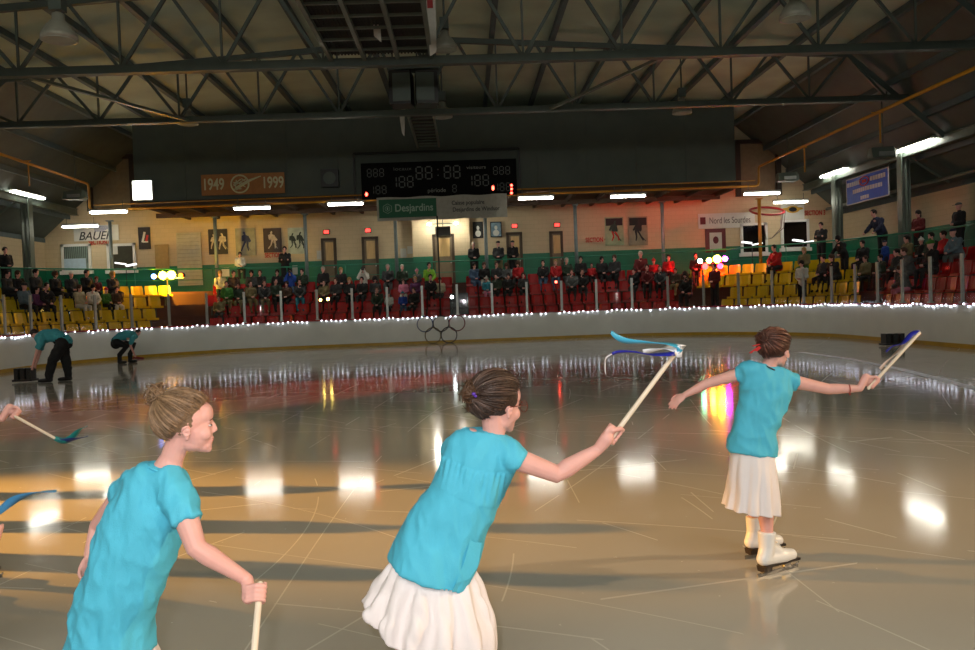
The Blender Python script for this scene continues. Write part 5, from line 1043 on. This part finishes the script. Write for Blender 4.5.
# ------------------------------------------------------------------ upper wall: scoreboard, banners, pipes, lit square
def upper_items():
    Yf = 34.95; led = mat('dim_segment', srgb(76, 81, 77), .5, var=0); blk = mat('score_black', srgb(14, 15, 15), .85, var=.1, spec=.1); wh = mat('sign_white', srgb(215, 215, 205), .5)
    c, w, h = rect(353.5, 155, 520.5, 196, Yf - .1); fr = thing('scoreboard', 'wide black unlit scoreboard with faint digits and four small red lights', 'scoreboard', c)
    mb = MB()
    for sx in (-1, 1): mb.box(c + V((sx * w / 2, 0, .05)), (.07, .12, h)); 
    mb.box(c + V((0, 0, h / 2 + .05)), (w, .12, .07)); mb.build('outer_frame', mat('frame_black', srgb(20, 22, 22), .5), fr)
    c, w, h = rect(361, 164, 517, 195, Yf - .2); mb = MB(); mb.box(c, (w, .25, h)); mb.build('cabinet', blk, fr)
    def seg7(mb, x, z, s, ch):
        segs = {'8': 'abcdefg', '1': 'bc'}[ch]; y = c.y - .135; W_, H_ = .5 * s, s; t = .1 * s
        for k in segs:
            dx, dz, hor = {'a': (0, H_ / 2, 1), 'd': (0, -H_ / 2, 1), 'g': (0, 0, 1), 'b': (W_ / 2, H_ / 4, 0), 'c': (W_ / 2, -H_ / 4, 0), 'e': (-W_ / 2, -H_ / 4, 0), 'f': (-W_ / 2, H_ / 4, 0)}[k]
            mb.box((x + dx, y, z + dz), (W_ * .7 if hor else t, .01, t if hor else H_ * .38))
    def digits(s_, px, py, size, gap):
        mb = MB(); p = at(px, py, Yf - .3)
        for k, ch in enumerate(s_):
            if ch == ':':
                for dz in (-.12, .12): mb.box((p.x + (k - (len(s_) - 1) / 2) * gap * size, c.y - .135, p.z + dz), (.05, .01, .05))
            else: seg7(mb, p.x + (k - (len(s_) - 1) / 2) * gap * size, p.z, size, ch)
        mb.build('digits', led, fr)
    digits('88:88', 438, 172.5, .5, .78); digits('188', 402, 182, .44, .78); digits('188', 477.5, 180.5, .44, .78); digits('888', 375.5, 173, .32, .8); digits('888', 501.5, 170.5, .32, .8); digits('188', 378, 190, .32, .8); digits('188', 502, 187, .32, .8); digits('8', 454.5, 188.5, .3, .8)
    text(fr, 'période', V((at(437, 190.5, Yf).x, c.y - .14, at(437, 190.5, Yf - .3).z)), .17, mat('pale_letters', srgb(120, 122, 115), .6), width=.75); text(fr, 'locaux', V((at(403, 169, Yf).x, c.y - .14, at(403, 169, Yf - .3).z)), .14, led, width=.75); text(fr, 'visiteurs', V((at(476, 167.5, Yf).x, c.y - .14, at(476, 167.5, Yf - .3).z)), .14, mat('pale_letters', srgb(120, 122, 115), .6), width=.8)
    for px, py, hh in ((366.5, 194.3, .16), (493, 188, .2), (511.5, 185.3, .1), (511.5, 189, .1), (511.5, 193, .1)):
        p = at(px, py, Yf - .33); mb = MB(); mb.ell(V((p.x, p.y, p.z)), (.055, .02, hh / 2)); mb.build('red_light', ledr, fr)
    # banner under the scoreboard
    c, w, h = rect(376.5, 198, 507.5, 217, Yf - .45); r = thing('sponsor_banner', 'white banner with green Desjardins panel hanging below the scoreboard', 'banner', c); mb = MB(); n = 24; rings = []
    for i in range(n + 1):
        x = c.x - w / 2 + w * i / n; yy = c.y + .025 * sin(i * 1.1); dz = .02 * sin(i * .9); rings.append([V((x, yy - .008, c.z - h / 2 + dz * .6)), V((x, yy - .008, c.z + h / 2 + dz)), V((x, yy + .008, c.z + h / 2 + dz)), V((x, yy + .008, c.z - h / 2 + dz * .6))])
    mb.loft(rings, sm=False); mb.build('cloth', mat('banner_grey', srgb(165, 165, 152), .7), r)
    g = c + V((-w * .2635, -.045, .02)); mb = MB(); mb.box(g, (w * .44, .02, h * .78)); mb.build('green_panel', mat('bank_green', srgb(0, 92, 58), .6, var=.03), r)
    pale = mat('pale_green_letters', srgb(150, 180, 160), .6, var=0); text(r, 'Desjardins', g + V((.26, -.02, 0)), .3, pale, width=w * .29, off=.006); hx = g + V((-w * .155, -.02, 0)); mb = MB()
    for rr in (.2, .11):
        for k in range(6):
            a, b = pi / 6 + k * pi / 3, pi / 6 + (k + 1) * pi / 3; mb.beam(hx + V((cos(a) * rr, 0, sin(a) * rr)), hx + V((cos(b) * rr, 0, sin(b) * rr)), .014, .014)
    mb.box(hx, (.05, .012, .1)); mb.build('hexagon_logo', pale, r)
    gt = mat('banner_ink', srgb(60, 62, 58), .6, var=0); text(r, 'Caisse populaire', c + V((w * .2, -.045, h * .17)), .17, gt, width=w * .25, off=.004); text(r, 'Desjardins de Windsor', c + V((w * .26, -.045, -h * .12)), .17, gt, width=w * .36, off=.004)
    # anniversary banner
    c, w, h = rect(201, 175, 285, 193, Yf - .12); r = thing('anniversary_banner', 'orange banner with 1949 and 1999 either side of a round emblem', 'banner', c); mb = MB(); mb.box(c, (w, .04, h)); mb.build('cloth', mat('dull_orange', srgb(165, 112, 62), .7), r)
    cr = mat('cream_letters', srgb(205, 205, 165), .6, var=0); text(r, '1949', c + V((-w * .355, -.035, 0)), .46, cr, width=w * .24, off=.012); text(r, '1999', c + V((w * .36, -.035, 0)), .46, cr, width=w * .24, off=.012)
    mb = MB(); mb.torus(c - V((.12, .04, 0)), (0, 1, 0), .36, .035, 30, 6)
    for k in range(9): a = k * .7; mb.beam(c + V((-.12, -.04, 0)) + V((cos(a) * .28, 0, sin(a) * .2)), c + V((-.12 + .3 * cos(a * 1.9), -.04, .22 * sin(a * 2.3))), .02, .035)
    mb.tube([c + V((-.3, -.04, -.2)), c + V((.2, -.05, .1)), c + V((.75, -.04, .3))], [.07, .06, .02], 8); mb.build('emblem', cr, r)
    # speaker on the dark wall
    c = at(330, 178.5, Yf - .15); r = thing('wall_speaker', 'dark square loudspeaker on the dark upper wall left of the scoreboard', 'loudspeaker', c); mb = MB(); mb.box(c, (.72, .3, .72)); mb.build('cabinet', black, r); mb = MB(); mb.disc(c + V((0, -.14, 0)), (0, -1, 0), .26, 20, 0, .03); mb.build('cone', dsteel, r)
    # lit square
    c = at(143, 190.5, 34.6); r = thing('light_box', 'bright square white light box at the left end of the dark wall', 'light box', c); mb = MB(); mb.box(c, (.82, .16, .82)); mb.build('casing', fixm, r); mb = MB(); mb.box(c - V((0, .085, 0)), (.76, .02, .76)); mb.build('diffuser', mat('box_glow', (1, 1, 1), emit=(.95, 1, .92), es=5, var=0), r); mb = MB(); mb.tube([c + V((.1, .08, 0)), c + V((.12, .32, 0))], .03); mb.build('arm', dsteel, r)
    # yellow gas pipe
    P0 = [(-15.35, 12.0, 7.3), (-15.35, 34.7, 7.05), (-15.35, 34.7, 5.97), (12.55, 34.7, 6.05), (12.55, 34.7, 6.85), (12.55, 10.0, 6.75)]
    pts = [V(P0[0])]
    for i in range(1, 5):
        p = V(P0[i]); a = (V(P0[i - 1]) - p).normalized(); b = (V(P0[i + 1]) - p).normalized(); pts += [p + a * .15, p + a * .04 + b * .04, p + b * .15]
    pts.append(V(P0[5])); r = thing('gas_pipe', 'yellow gas pipe running round under the roof and along the dark wall', 'pipe', P0[3]); mb = MB(); mb.tube(pts, .05, 10); mb.build('pipe_run', pipem, r)
    mb = MB(); mb.tube([(-15.2, 34.72, 6.18), (12.4, 34.72, 6.28)], .028, 8); mb.build('small_pipe', pipem, r)
    for y in (18, 24.5, 30):
        for X, z in ((-15.35, 7.2), (12.55, 6.78)): mb = MB(); mb.beam((X, y, z), (X, y, z - .9), .04, .04); mb.beam((X - .25, y, z), (X + .1, y, z), .03, .03); mb.build('pipe_bracket', pipem, r)
    # frames of the end wall beside the dark upper wall
    fb = mat('brown_beam', srgb(52, 40, 30), .7)
    for (x0, y0, x1, y1, nm) in ((88, 158, 134, 210, 'left'), (737, 142, 779, 195, 'right')):
        c, w, h = rect(x0, y0, x1, y1, 38.9); mb = MB()
        for sx in (-1, 1): mb.box(c + V((sx * w / 2, 0, 0)), (.22, .2, h))
        mb.box(c + V((0, 0, h / 2)), (w + .2, .2, .18)); mb.box(c + V((0, .15, 0)), (w, .05, h), 1); tag(mb.build('trim_' + ('2' if nm == 'left' else '3'), [fb, mat('dim_beige', srgb(120, 108, 82), .8)]), kind='structure')
upper_items()

# ------------------------------------------------------------------ lamps
def tube_lamp(c, rz, label, L=1.5, stems=True, em=None, hang=.5):
    c = V(c); r = thing('fluorescent_lamp', label, 'ceiling lamp', c, 'fluorescent lamps'); d = V((cos(rz), sin(rz), 0)); s_ = V((-sin(rz), cos(rz), 0)); R = Matrix((d, s_, V((0, 0, 1)))).transposed()
    mb = MB(); mb.box(c + V((0, 0, .13)), (L + .1, .14, .07), 0, R); mb.box(c + V((0, 0, .09)), (L + .06, .32, .02), 0, R); mb.build('housing', fixm, r)
    for sy in (-1, 1):
        mb = MB(); mb.tube([c + s_ * sy * .08 - d * L / 2 + V((0, 0, .03)), c + s_ * sy * .08 + d * L / 2 + V((0, 0, .03))], .035, 8); mb.build('tube', em or tubem, r)
    mb = MB()
    for k in (-.4, .4): mb.tube([c + d * L * k + V((0, 0, .14)), c + d * L * k + V((0, 0, .14 + hang))], .012, 5)
    mb.build('hanger', dsteel, r); return r
dimtube = mat('dim_fluorescent', (1, 1, 1), emit=(1, .95, .8), es=14, var=0)
LAMPS = [((108.5, 213), 34.0, 0, 'just right of the left column, beside the lit square'), ((252, 209.2), 34.45, 0, 'below the 1949 end of the orange banner'), ((345.5, 205), 34.45, 0, 'left of the white and green banner'), ((536, 199), 34.45, 0, 'right of the white and green banner'),
         ((628, 197.2), 34.45, 0, 'above the two hockey posters on the right'), ((762, 194.5), 34.0, 0, 'at the right bend of the yellow pipe')]
for (px, py), Y, rz_, lab in LAMPS: tube_lamp(at(px, py, Y), rz_, 'lit white fluorescent lamp ' + lab, 1.42, hang=.35)
for i, (px, py, lab) in enumerate(((80, 223, 'second, dimmer lamp left above the BAUER sign'), (790.5, 199.8, 'second lamp behind the one at the right pipe bend'))):
    p = at(px, py, 37.6); tube_lamp((p.x, 37.6, min(p.z, 5.6)), 0, lab, 1.5, em=dimtube, hang=.3)
X = XC + 14.5
for (px, py), XX, lab in (((28, 196), XC - 17.0, 'near the top of the broad left column'), ((834, 174), XC + 16.95, 'left of the blue banner'), ((916, 147), XC + 16.95, 'right of the blue banner, nearest')):
    tube_lamp(atx(px, py, XX), pi / 2, 'lit white fluorescent lamp over the side stand, ' + lab, 2.3, hang=.12)
for y in (18, 11, 4): 
    for XX in (-15.2, 13.7): tube_lamp((XX, y, 5.6), pi / 2, 'fluorescent lamp over the side stand nearer the camera, outside the view', 2.2, hang=.3)
# floodlight box lamps (radiant units) on the side
for px, py, X0, lab, lit in ((788, 178, 12.3, 'grey reflector lamp hanging by the right pipe bend', 1), (883, 154, 13.2, 'small grey reflector lamp on the right side beam', 0), (76, 196, -15.6, 'grey reflector lamp hanging at the left pipe bend', 1)):
    Y = 33.6 if lit else 27.5; c = at(px, py, Y); r = thing('reflector_lamp', lab, 'lamp', c, 'reflector lamps'); mb = MB(); rings = []
    for dx, s_ in ((-.45, .22), (.3, .26), (.42, .14)): rings.append([c + V((dx, -s_, -s_ * .6)), c + V((dx, s_, -s_ * .6)), c + V((dx, s_ * .5, s_ * .9)), c + V((dx, -s_ * .5, s_ * .9))])
    mb.loft(rings, sm=False); mb.build('reflector', steel, r); mb = MB(); mb.tube([c + V((0, 0, .2)), c + V((0, 0, 1.8))], .02); mb.build('hanger', dsteel, r); mb = MB(); mb.box(c + V((0, -.24, -.02)), (.5, .03, .14)); mb.build('glass_front', alu, r)
# high bay lamps, unlit
for px, py, Y, s_, lab in ((59, 36, 16.2, .3, 'top left, nearest'), (188, 122, 28.5, .3, 'left, small and distant between the trusses'), (445, 47, 22.6, .3, 'beside the catwalk, below the first truss'), (442.5, 115, 28.2, .3, 'beside the catwalk ladder, above the scoreboard'), (795, 15, 18.2, .3, 'upper right'), (682, 111, 28.4, .3, 'right, small and distant between the trusses')):
    c = at(px, py, Y); r = thing('high_bay_lamp', 'unlit grey dome lamp hanging from the roof, ' + lab, 'ceiling lamp', c, 'unlit dome lamps'); mb = MB()
    prof = [(.34, -.08), (.33, .02), (.22, .2), (.12, .3), (.11, .42), (.05, .45)]
    mb.loft([[c + V((cos(a * pi / 10) * q, sin(a * pi / 10) * q, z)) for a in range(20)] for q, z in prof]); mb.build('shade', mat('lamp_shade_grey', srgb(150, 152, 140), .45, .2), r)
    mb = MB(); mb.disc(c + V((0, 0, -.09)), (0, 0, 1), .3, 20, 0, .02); mb.build('lens', mat('lamp_lens', srgb(175, 185, 175), .2), r); mb = MB(); mb.tube([c + V((0, 0, .45)), c + V((0, 0, 1.9))], .03); mb.box(c + V((0, 0, .62)), (.24, .24, .3)); mb.build('hanger', dsteel, r)

# ------------------------------------------------------------------ catwalk, cluster, hanging banners, ladder
def catwalk():
    a0, a1 = at(331.6, 62, 21.7), at(431, 60, 21.7); z = 7.98; y0, y1 = 14.5, 21.7
    t = thing('catwalk', 'wide dark latticed catwalk hung under the roof at the top of the view', 'catwalk', ((a0.x + a1.x) / 2, 18, z)); mb = MB()
    for k in range(4): x = a0.x + (a1.x - a0.x) * k / 3; mb.box((x, (y0 + y1) / 2, z), (.1, y1 - y0, .12))
    mb.build('side_rail', steel, t); mb = MB(); y = y0
    while y < y1: mb.box(((a0.x + a1.x) / 2, y, z), (a1.x - a0.x, .06, .06)); y += .8
    mb.build('cross_bars', steel, t); mb = MB(); n = 60; xs = a0.x; W_ = a1.x - a0.x
    for k in range(n): mb.box((xs + W_ * (k + .5) / n, (y0 + y1) / 2, z + .12 + .03 * (k % 2)), (W_ / n, y1 - y0, .03))
    mb.build('deck', mat('catwalk_deck', srgb(40, 44, 42), .7), t)
    for k in range(3):
        for x in (a0.x, a1.x): mb = MB(); mb.tube([(x, y0 + 1 + k * 2.8, z), (x, y0 + 1 + k * 2.8, 10.3)], .03); mb.build('hanger', dsteel, t)
    # dark speaker cluster
    c = at(414, 88, 24.4); t = thing('speaker_cluster', 'dark boxy loudspeaker cluster hung beyond the end of the catwalk', 'loudspeaker', c)
    for sx in (-1, 1):
        mb = MB(); R = Matrix.Rotation(sx * .12, 3, 'Z'); mb.box(c + V((sx * .36, 0, -.05)), (.62, .7, .95), 0, R); mb.build('cabinet', black, t); mb = MB(); mb.box(c + V((sx * .34, -.37, -.05)), (.52, .03, .8), 0, R); mb.build('grille', dsteel, t)
    mb = MB(); mb.box(c + V((0, 0, .55)), (1.5, .5, .1))
    for sx in (-.6, .6): mb.tube([c + V((sx, 0, .5)), c + V((sx, 0, 2.2))], .025)
    mb.build('mounting_frame', dsteel, t)
    b0, b1 = at(407, 112, 27.6), at(433, 111, 27.6); t = thing('catwalk_ladder', 'narrow ladder-like catwalk section running on to the scoreboard wall', 'catwalk', ((b0.x + b1.x) / 2, 30, 7.95), None); mb = MB()
    for x in (b0.x, b1.x): mb.box((x, 30.6, 7.97), (.08, 6.3, .12))
    mb.build('side_rail', steel, t); mb = MB(); y = 27.6
    while y < 33.8: mb.box(((b0.x + b1.x) / 2, y, 7.97), (b1.x - b0.x, .05, .05)); y += .55
    mb.build('grating', steel, t); mb = MB(); mb.box(((b0.x + b1.x) / 2, 30.6, 8.1), (b1.x - b0.x, 6.3, .04)); mb.build('deck', mat('catwalk_deck', srgb(40, 44, 42), .7), t)
    cl = mat('pale_cloth', srgb(190, 188, 178), .8)
    for (pts, Y, lab) in (([(368, -14), (380, -14), (380, 26), (381, 42), (374, 36), (372, 10)], 19.5, 'pale hanging pennant edge under the catwalk, left one'), ([(425, -14), (435, -14), (436, 26), (436, 52), (430, 56), (428, 26)], 20.5, 'pale hanging pennant with a red mark beside the catwalk'), ([(399, 110), (404, 110), (404.5, 122), (404, 136), (402, 133), (400, 120)], 27.5, 'small white pennant left of the catwalk ladder')):
        mb = MB(); a = [at(x, y, Y) for x, y in pts]; n = len(a); b = [p + V((.01, .02, 0)) for p in a]; mb.add(a + b, [tuple(range(n - 1, -1, -1)), tuple(range(n, 2 * n))] + [(k, (k + 1) % n, (k + 1) % n + n, k + n) for k in range(n)]); t = tag(mb.build('hanging_pennant', cl), lab, 'pennant')
        if Y == 20.5: mb = MB(); p = at(430, 4, Y - .03); mb.box(p, (.14, .01, .2)); o = mb.build('red_mark', redcap, t)
    mb = MB(); p0, p1 = at(437, 216, 33.5), at(437, 316, 33.5); mb.tube([p0, (p0.x, p0.y, .5)], .03, 8); tag(mb.build('thin_pole', mat('dark_pole', srgb(30, 25, 22), .5)), 'thin dark pole rising from behind the boards to the banner', 'pole')
catwalk()
def blue_banner():
    X = XC + 16.9; p = [atx(846, 180, X), atx(888, 166.5, X), atx(888.5, 195.5, X), atx(846.5, 206, X)]; c = sum(p, V()) / 4
    t = thing('blue_banner', 'blue banner with white lettering and red ring hanging over the right stands', 'banner', c)
    y0, y1 = p[0].y, p[1].y; zt = (p[0].z + p[1].z) / 2; zb = (p[2].z + p[3].z) / 2; n = 16; mb = MB(); rings = []
    def surf(u, v, off=0): return V((X - off + .03 * sin(u * 9), y0 + (y1 - y0) * u, zb + (zt - zb) * v))
    for i in range(n + 1): u = i / n; rings.append([surf(u, 0), surf(u, 1), surf(u, 1, -.02), surf(u, 0, -.02)])
    mb.loft(rings, sm=False); mb.build('cloth', mat('pale_border', srgb(190, 190, 190), .6), t); mb = MB(); rings = []
    for i in range(n + 1): u = .02 + .96 * i / n; rings.append([surf(u, .04, .015), surf(u, .96, .015), surf(u, .96, .005), surf(u, .04, .005)])
    mb.loft(rings, sm=False); mb.build('blue_field', mat('banner_blue', srgb(48, 92, 205), .6), t)
    wm = mat('banner_letters', srgb(200, 205, 215), .6, var=0); mb = MB()
    for v, us, hh in ((.76, [(.04, .36), (.62, .97)], .16), (.46, [(.17, .86)], .15), (.16, [(.38, .6)], .13)):
        for a, b in us:
            k = a
            while k < b - .02: mb.beam(surf(k, v, .03), surf(min(k + .042, b), v, .03), .01, (zt - zb) * hh); k += .055
    mb.build('lettering', wm, t); mb = MB(); cc = surf(.49, .74, .04); k = 20; mb.tube([cc + V((0, cos(a * 2 * pi / k) * .36, sin(a * 2 * pi / k) * .17)) for a in range(k + 1)], .022, 6); mb.box(cc, (.02, .34, .12)); mb.build('red_ring', redt_(), t)
    for u in (.02, .98): mb = MB(); q = surf(u, 1); mb.tube([q, V((XC + 17.0, q.y, 6.3))], .012); mb.build('cord', dsteel, t)
def redt_(): return mat('sign_red', srgb(190, 40, 25), .5, var=0)
blue_banner()

c = at(443, 231.5, 38.3); t = thing('projector_unit', 'dark box unit with two small bright lamps above the central door', 'lamp unit', c); mb = MB(); mb.box(c, (.7, .4, .42)); mb.build('casing', mat('unit_grey', srgb(70, 72, 68), .5), t)
for dx in (-.62, .62):
    mb = MB(); mb.ell(c + V((dx, -.05, .36)), (.1, .08, .06), n=10); mb.build('lamp', mat('small_white_lamp', (1, 1, 1), emit=(1, .97, .85), es=12, var=0), t)
mb = MB(); mb.tube([c + V((0, 0, .2)), (c.x, c.y, 5.95)], .02); mb.box(c + V((0, 0, .36)), (1.3, .05, .04)); mb.build('bracket', dsteel, t)
WALL_UNIT = c
# ------------------------------------------------------------------ stage lights
def em(nm, c, s): return mat('glow_' + nm, (0, 0, 0), emit=c, es=s, var=0)
def stage_stand(px, py, Y, lamps, label):
    c = at(px, py, Y); c.z -= .02; t = thing('stage_light_stand', label, 'stage lights', (c.x, c.y, .5)); mb = MB(); mb.tube([(c.x, c.y, .52), (c.x, c.y, c.z - .1)], .025, 8)
    mb.build('pole', black, t)
    for k in range(3): a = k * 2 * pi / 3 + .4; mb = MB(); mb.tube([(c.x, c.y, 1.0), (c.x + cos(a) * .33, c.y + sin(a) * .33, .52)], .016, 6); mb.build('leg', black, t)
    mb = MB(); xs = [at(l[0], l[1], Y).x for l in lamps]; mb.box(((min(xs) + max(xs)) / 2, c.y, c.z - .12), (max(xs) - min(xs) + .3, .05, .05)); mb.build('crossbar', black, t)
    for lx, ly, col, st, rad in lamps:
        p = at(lx, ly, Y); mb = MB(); mb.tube([p + V((0, .3, .03)), p + V((0, .02, 0))], [.09, .13], 14); mb.build('can', black, t); can = t.children[-1]
        mb = MB(); mb.ell(p + V((0, -.02, 0)), (rad, .03, rad), n=14); mb.build('lens', em('%d_%d' % (lx, ly), col, st), t)
        mb = MB(); mb.tube([p + V((0, .12, -.03)), V((p.x, c.y, c.z - .12))], .012, 5); mb.build('yoke', black, t)
stage_stand(167, 275, 34.9, [(154, 276.5, (.12, .25, 1), 30, .10), (163, 275.5, (1, .42, .010), 110, .17), (171.5, 275, (1, .38, .008), 130, .18), (181, 275.5, (1, .16, .004), 18, .08)], 'stage light stand with hot yellow, blue and orange lamps at left')
stage_stand(712, 260, 34.9, [(700, 261, (.25, 1, .5), 30, .10), (709, 260.5, (1, .55, .06), 60, .11), (717, 259, (1, .33, .012), 110, .17), (725, 258.8, (1, .03, .9), 50, .11), (705, 266.5, (1, .008, .008), 26, .13), (720, 266, (1, .008, .02), 26, .13)], 'stage light stand with green, amber, red and magenta lamps at right')
def small_lamp(px, py, Y, col, st, rad, label, zf=.5):
    p = at(px, py, Y); t = thing('small_spotlight', label, 'spotlight', p); mb = MB(); mb.tube([p + V((0, .2, .02)), p + V((0, .02, 0))], [.06, .08], 12); mb.build('can', black, t); mb = MB(); mb.ell(p, (rad, .03, rad), n=12); mb.build('lens', em('s%d' % px, col, st), t)
    mb = MB(); mb.tube([p + V((0, .1, -.05)), (p.x, p.y + .1, zf + .02)], .015, 6); mb.build('stand', black, t)
small_lamp(320.5, 300, 34.1, (1, .7, .15), 14, .055, 'small amber lamp below the grey haired man, left of the pair'); small_lamp(328, 299, 34.1, (1, .7, .15), 16, .06, 'small amber lamp beside the other amber lamp')
small_lamp(452, 297, 34.1, (.9, 1, 1), 22, .065, 'small bright white lamp on the dark central rack'); small_lamp(689.5, 295.3, 34.1, (.9, .95, 1), 22, .065, 'small bright white lamp near the red stage lights'); small_lamp(556, 282, 34.9, (1, .05, .03), 12, .055, 'small red lamp in front of the spectator in red', .97)
# dark rack and poles with two emissive white slabs
p = at(459, 298, 34.6); t = thing('equipment_rack', 'black slatted equipment rack between the two red seat blocks', 'rack', (p.x, 34.6, .5)); mb = MB(); mb.box((p.x, 34.7, 1.25), (.78, .4, 1.5)); mb.build('cabinet', black, t)
for k in range(5): mb = MB(); mb.box((p.x, 34.48, .62 + k * .3), (.72, .03, .2)); mb.build('front_panel', mat('rack_grey', srgb(46, 52, 54), .3), t)
for px, py, lab in ((126, 266, 'left stand beside the BAUER sign window'), (752, 245, 'in front of the first black window at right'), (803, 243, 'in front of the second black window at right')):
    Y = 37.6; p = at(px, py, Y); t = thing('louvre_lamp', 'slim pole with two white glowing slabs, ' + lab, 'lamp', (p.x, Y, 2.5), 'slab poles on the walkway'); mb = MB(); mb.tube([(p.x, Y, 2.52), p], .02, 6); mb.box((p.x, Y, 2.53), (.3, .3, .03)); mb.build('pole', black, t)
    for sx in (-1, 1): mb = MB(); R = Matrix.Rotation(-sx * .16, 3, 'Y'); mb.box(p + V((sx * .24, 0, .04 * (2 - sx))), (.44, .2, .07), 0, R); mb.build('lamp_head', mat('lamp_head_white', (.9, .9, .9), .4, emit=(1, 1, 1), es=.9, var=0), t)

# ------------------------------------------------------------------ lights
def light(kind, name, loc, energy, col, target=None, **k):
    d = bpy.data.lights.new(name, kind); d.energy = energy; d.color = col
    for a, b in k.items(): setattr(d, a, b)
    o = bpy.data.objects.new(name, d); C.objects.link(o); o.location = loc
    if target is not None: o.rotation_euler = (V(target) - V(loc)).to_track_quat('-Z', 'Y').to_euler()
    return o
light('AREA', 'camera_flash', (-.10, -.06, 1.74), 28, (1, .96, .97), (0, 4, 1.35), shape='RECTANGLE', size=.09, size_y=.05)
light('SPOT', 'orange_side_spot', (-13.6, 8.2, 3.3), 15000, (1, .46, .07), (-4.0, 6.7, 0), spot_size=math.radians(21.5), spot_blend=.8, shadow_soft_size=.07)
light('SPOT', 'warm_side_spot', (13.6, 2.9, 5.2), 2300, (1, .66, .36), (0, 5.0, 0), spot_size=math.radians(60), spot_blend=.6, shadow_soft_size=.08)
light('SPOT', 'red_floor_spot', (13.2, 27.0, 5.6), 15000, (1, .12, .07), (-6.5, 13.6, 0), spot_size=math.radians(14), spot_blend=.5, shadow_soft_size=.05)
light('SPOT', 'red_wall_spot', (-13.2, 27.0, 5.6), 3500, (1, .2, .1), (-1.8, 29, 0), spot_size=math.radians(10), spot_blend=.5, shadow_soft_size=.05)
light('AREA', 'near_end_fill', (XC, -6.5, 7.5), 580, (1, .97, .9), (XC, 30, 0), shape='RECTANGLE', size=16, size_y=1.5)  # added soft fill behind the camera, no fixture there; lifts boards and ice
light('POINT', 'central_wall_lamp', WALL_UNIT + V((-.6, -.1, .3)), 45, (1, .95, .8), shadow_soft_size=.1)
light('POINT', 'central_wall_lamp', WALL_UNIT + V((.6, -.1, .3)), 45, (1, .95, .8), shadow_soft_size=.1)
light('SPOT', 'red_wall_tint', at(714, 262, 34.3), 280, (1, .03, .02), at(714, 262, 34.3) + V((0, 4, -.3)), spot_size=math.radians(125), spot_blend=.6, shadow_soft_size=.1)  # unseen spot added at the stage lamps to tint the wall red
light('SPOT', 'yellow_wall_tint', at(168, 276, 34.3), 320, (1, .6, .05), at(168, 276, 34.3) + V((0, 4, -.8)), spot_size=math.radians(125), spot_blend=.6, shadow_soft_size=.1)  # unseen spot added at the left stand to tint the wall yellow
w = bpy.data.worlds.new('world'); SC.world = w; w.use_nodes = True; w.node_tree.nodes['Background'].inputs[0].default_value = (.02, .02, .018, 1); w.node_tree.nodes['Background'].inputs[1].default_value = 1
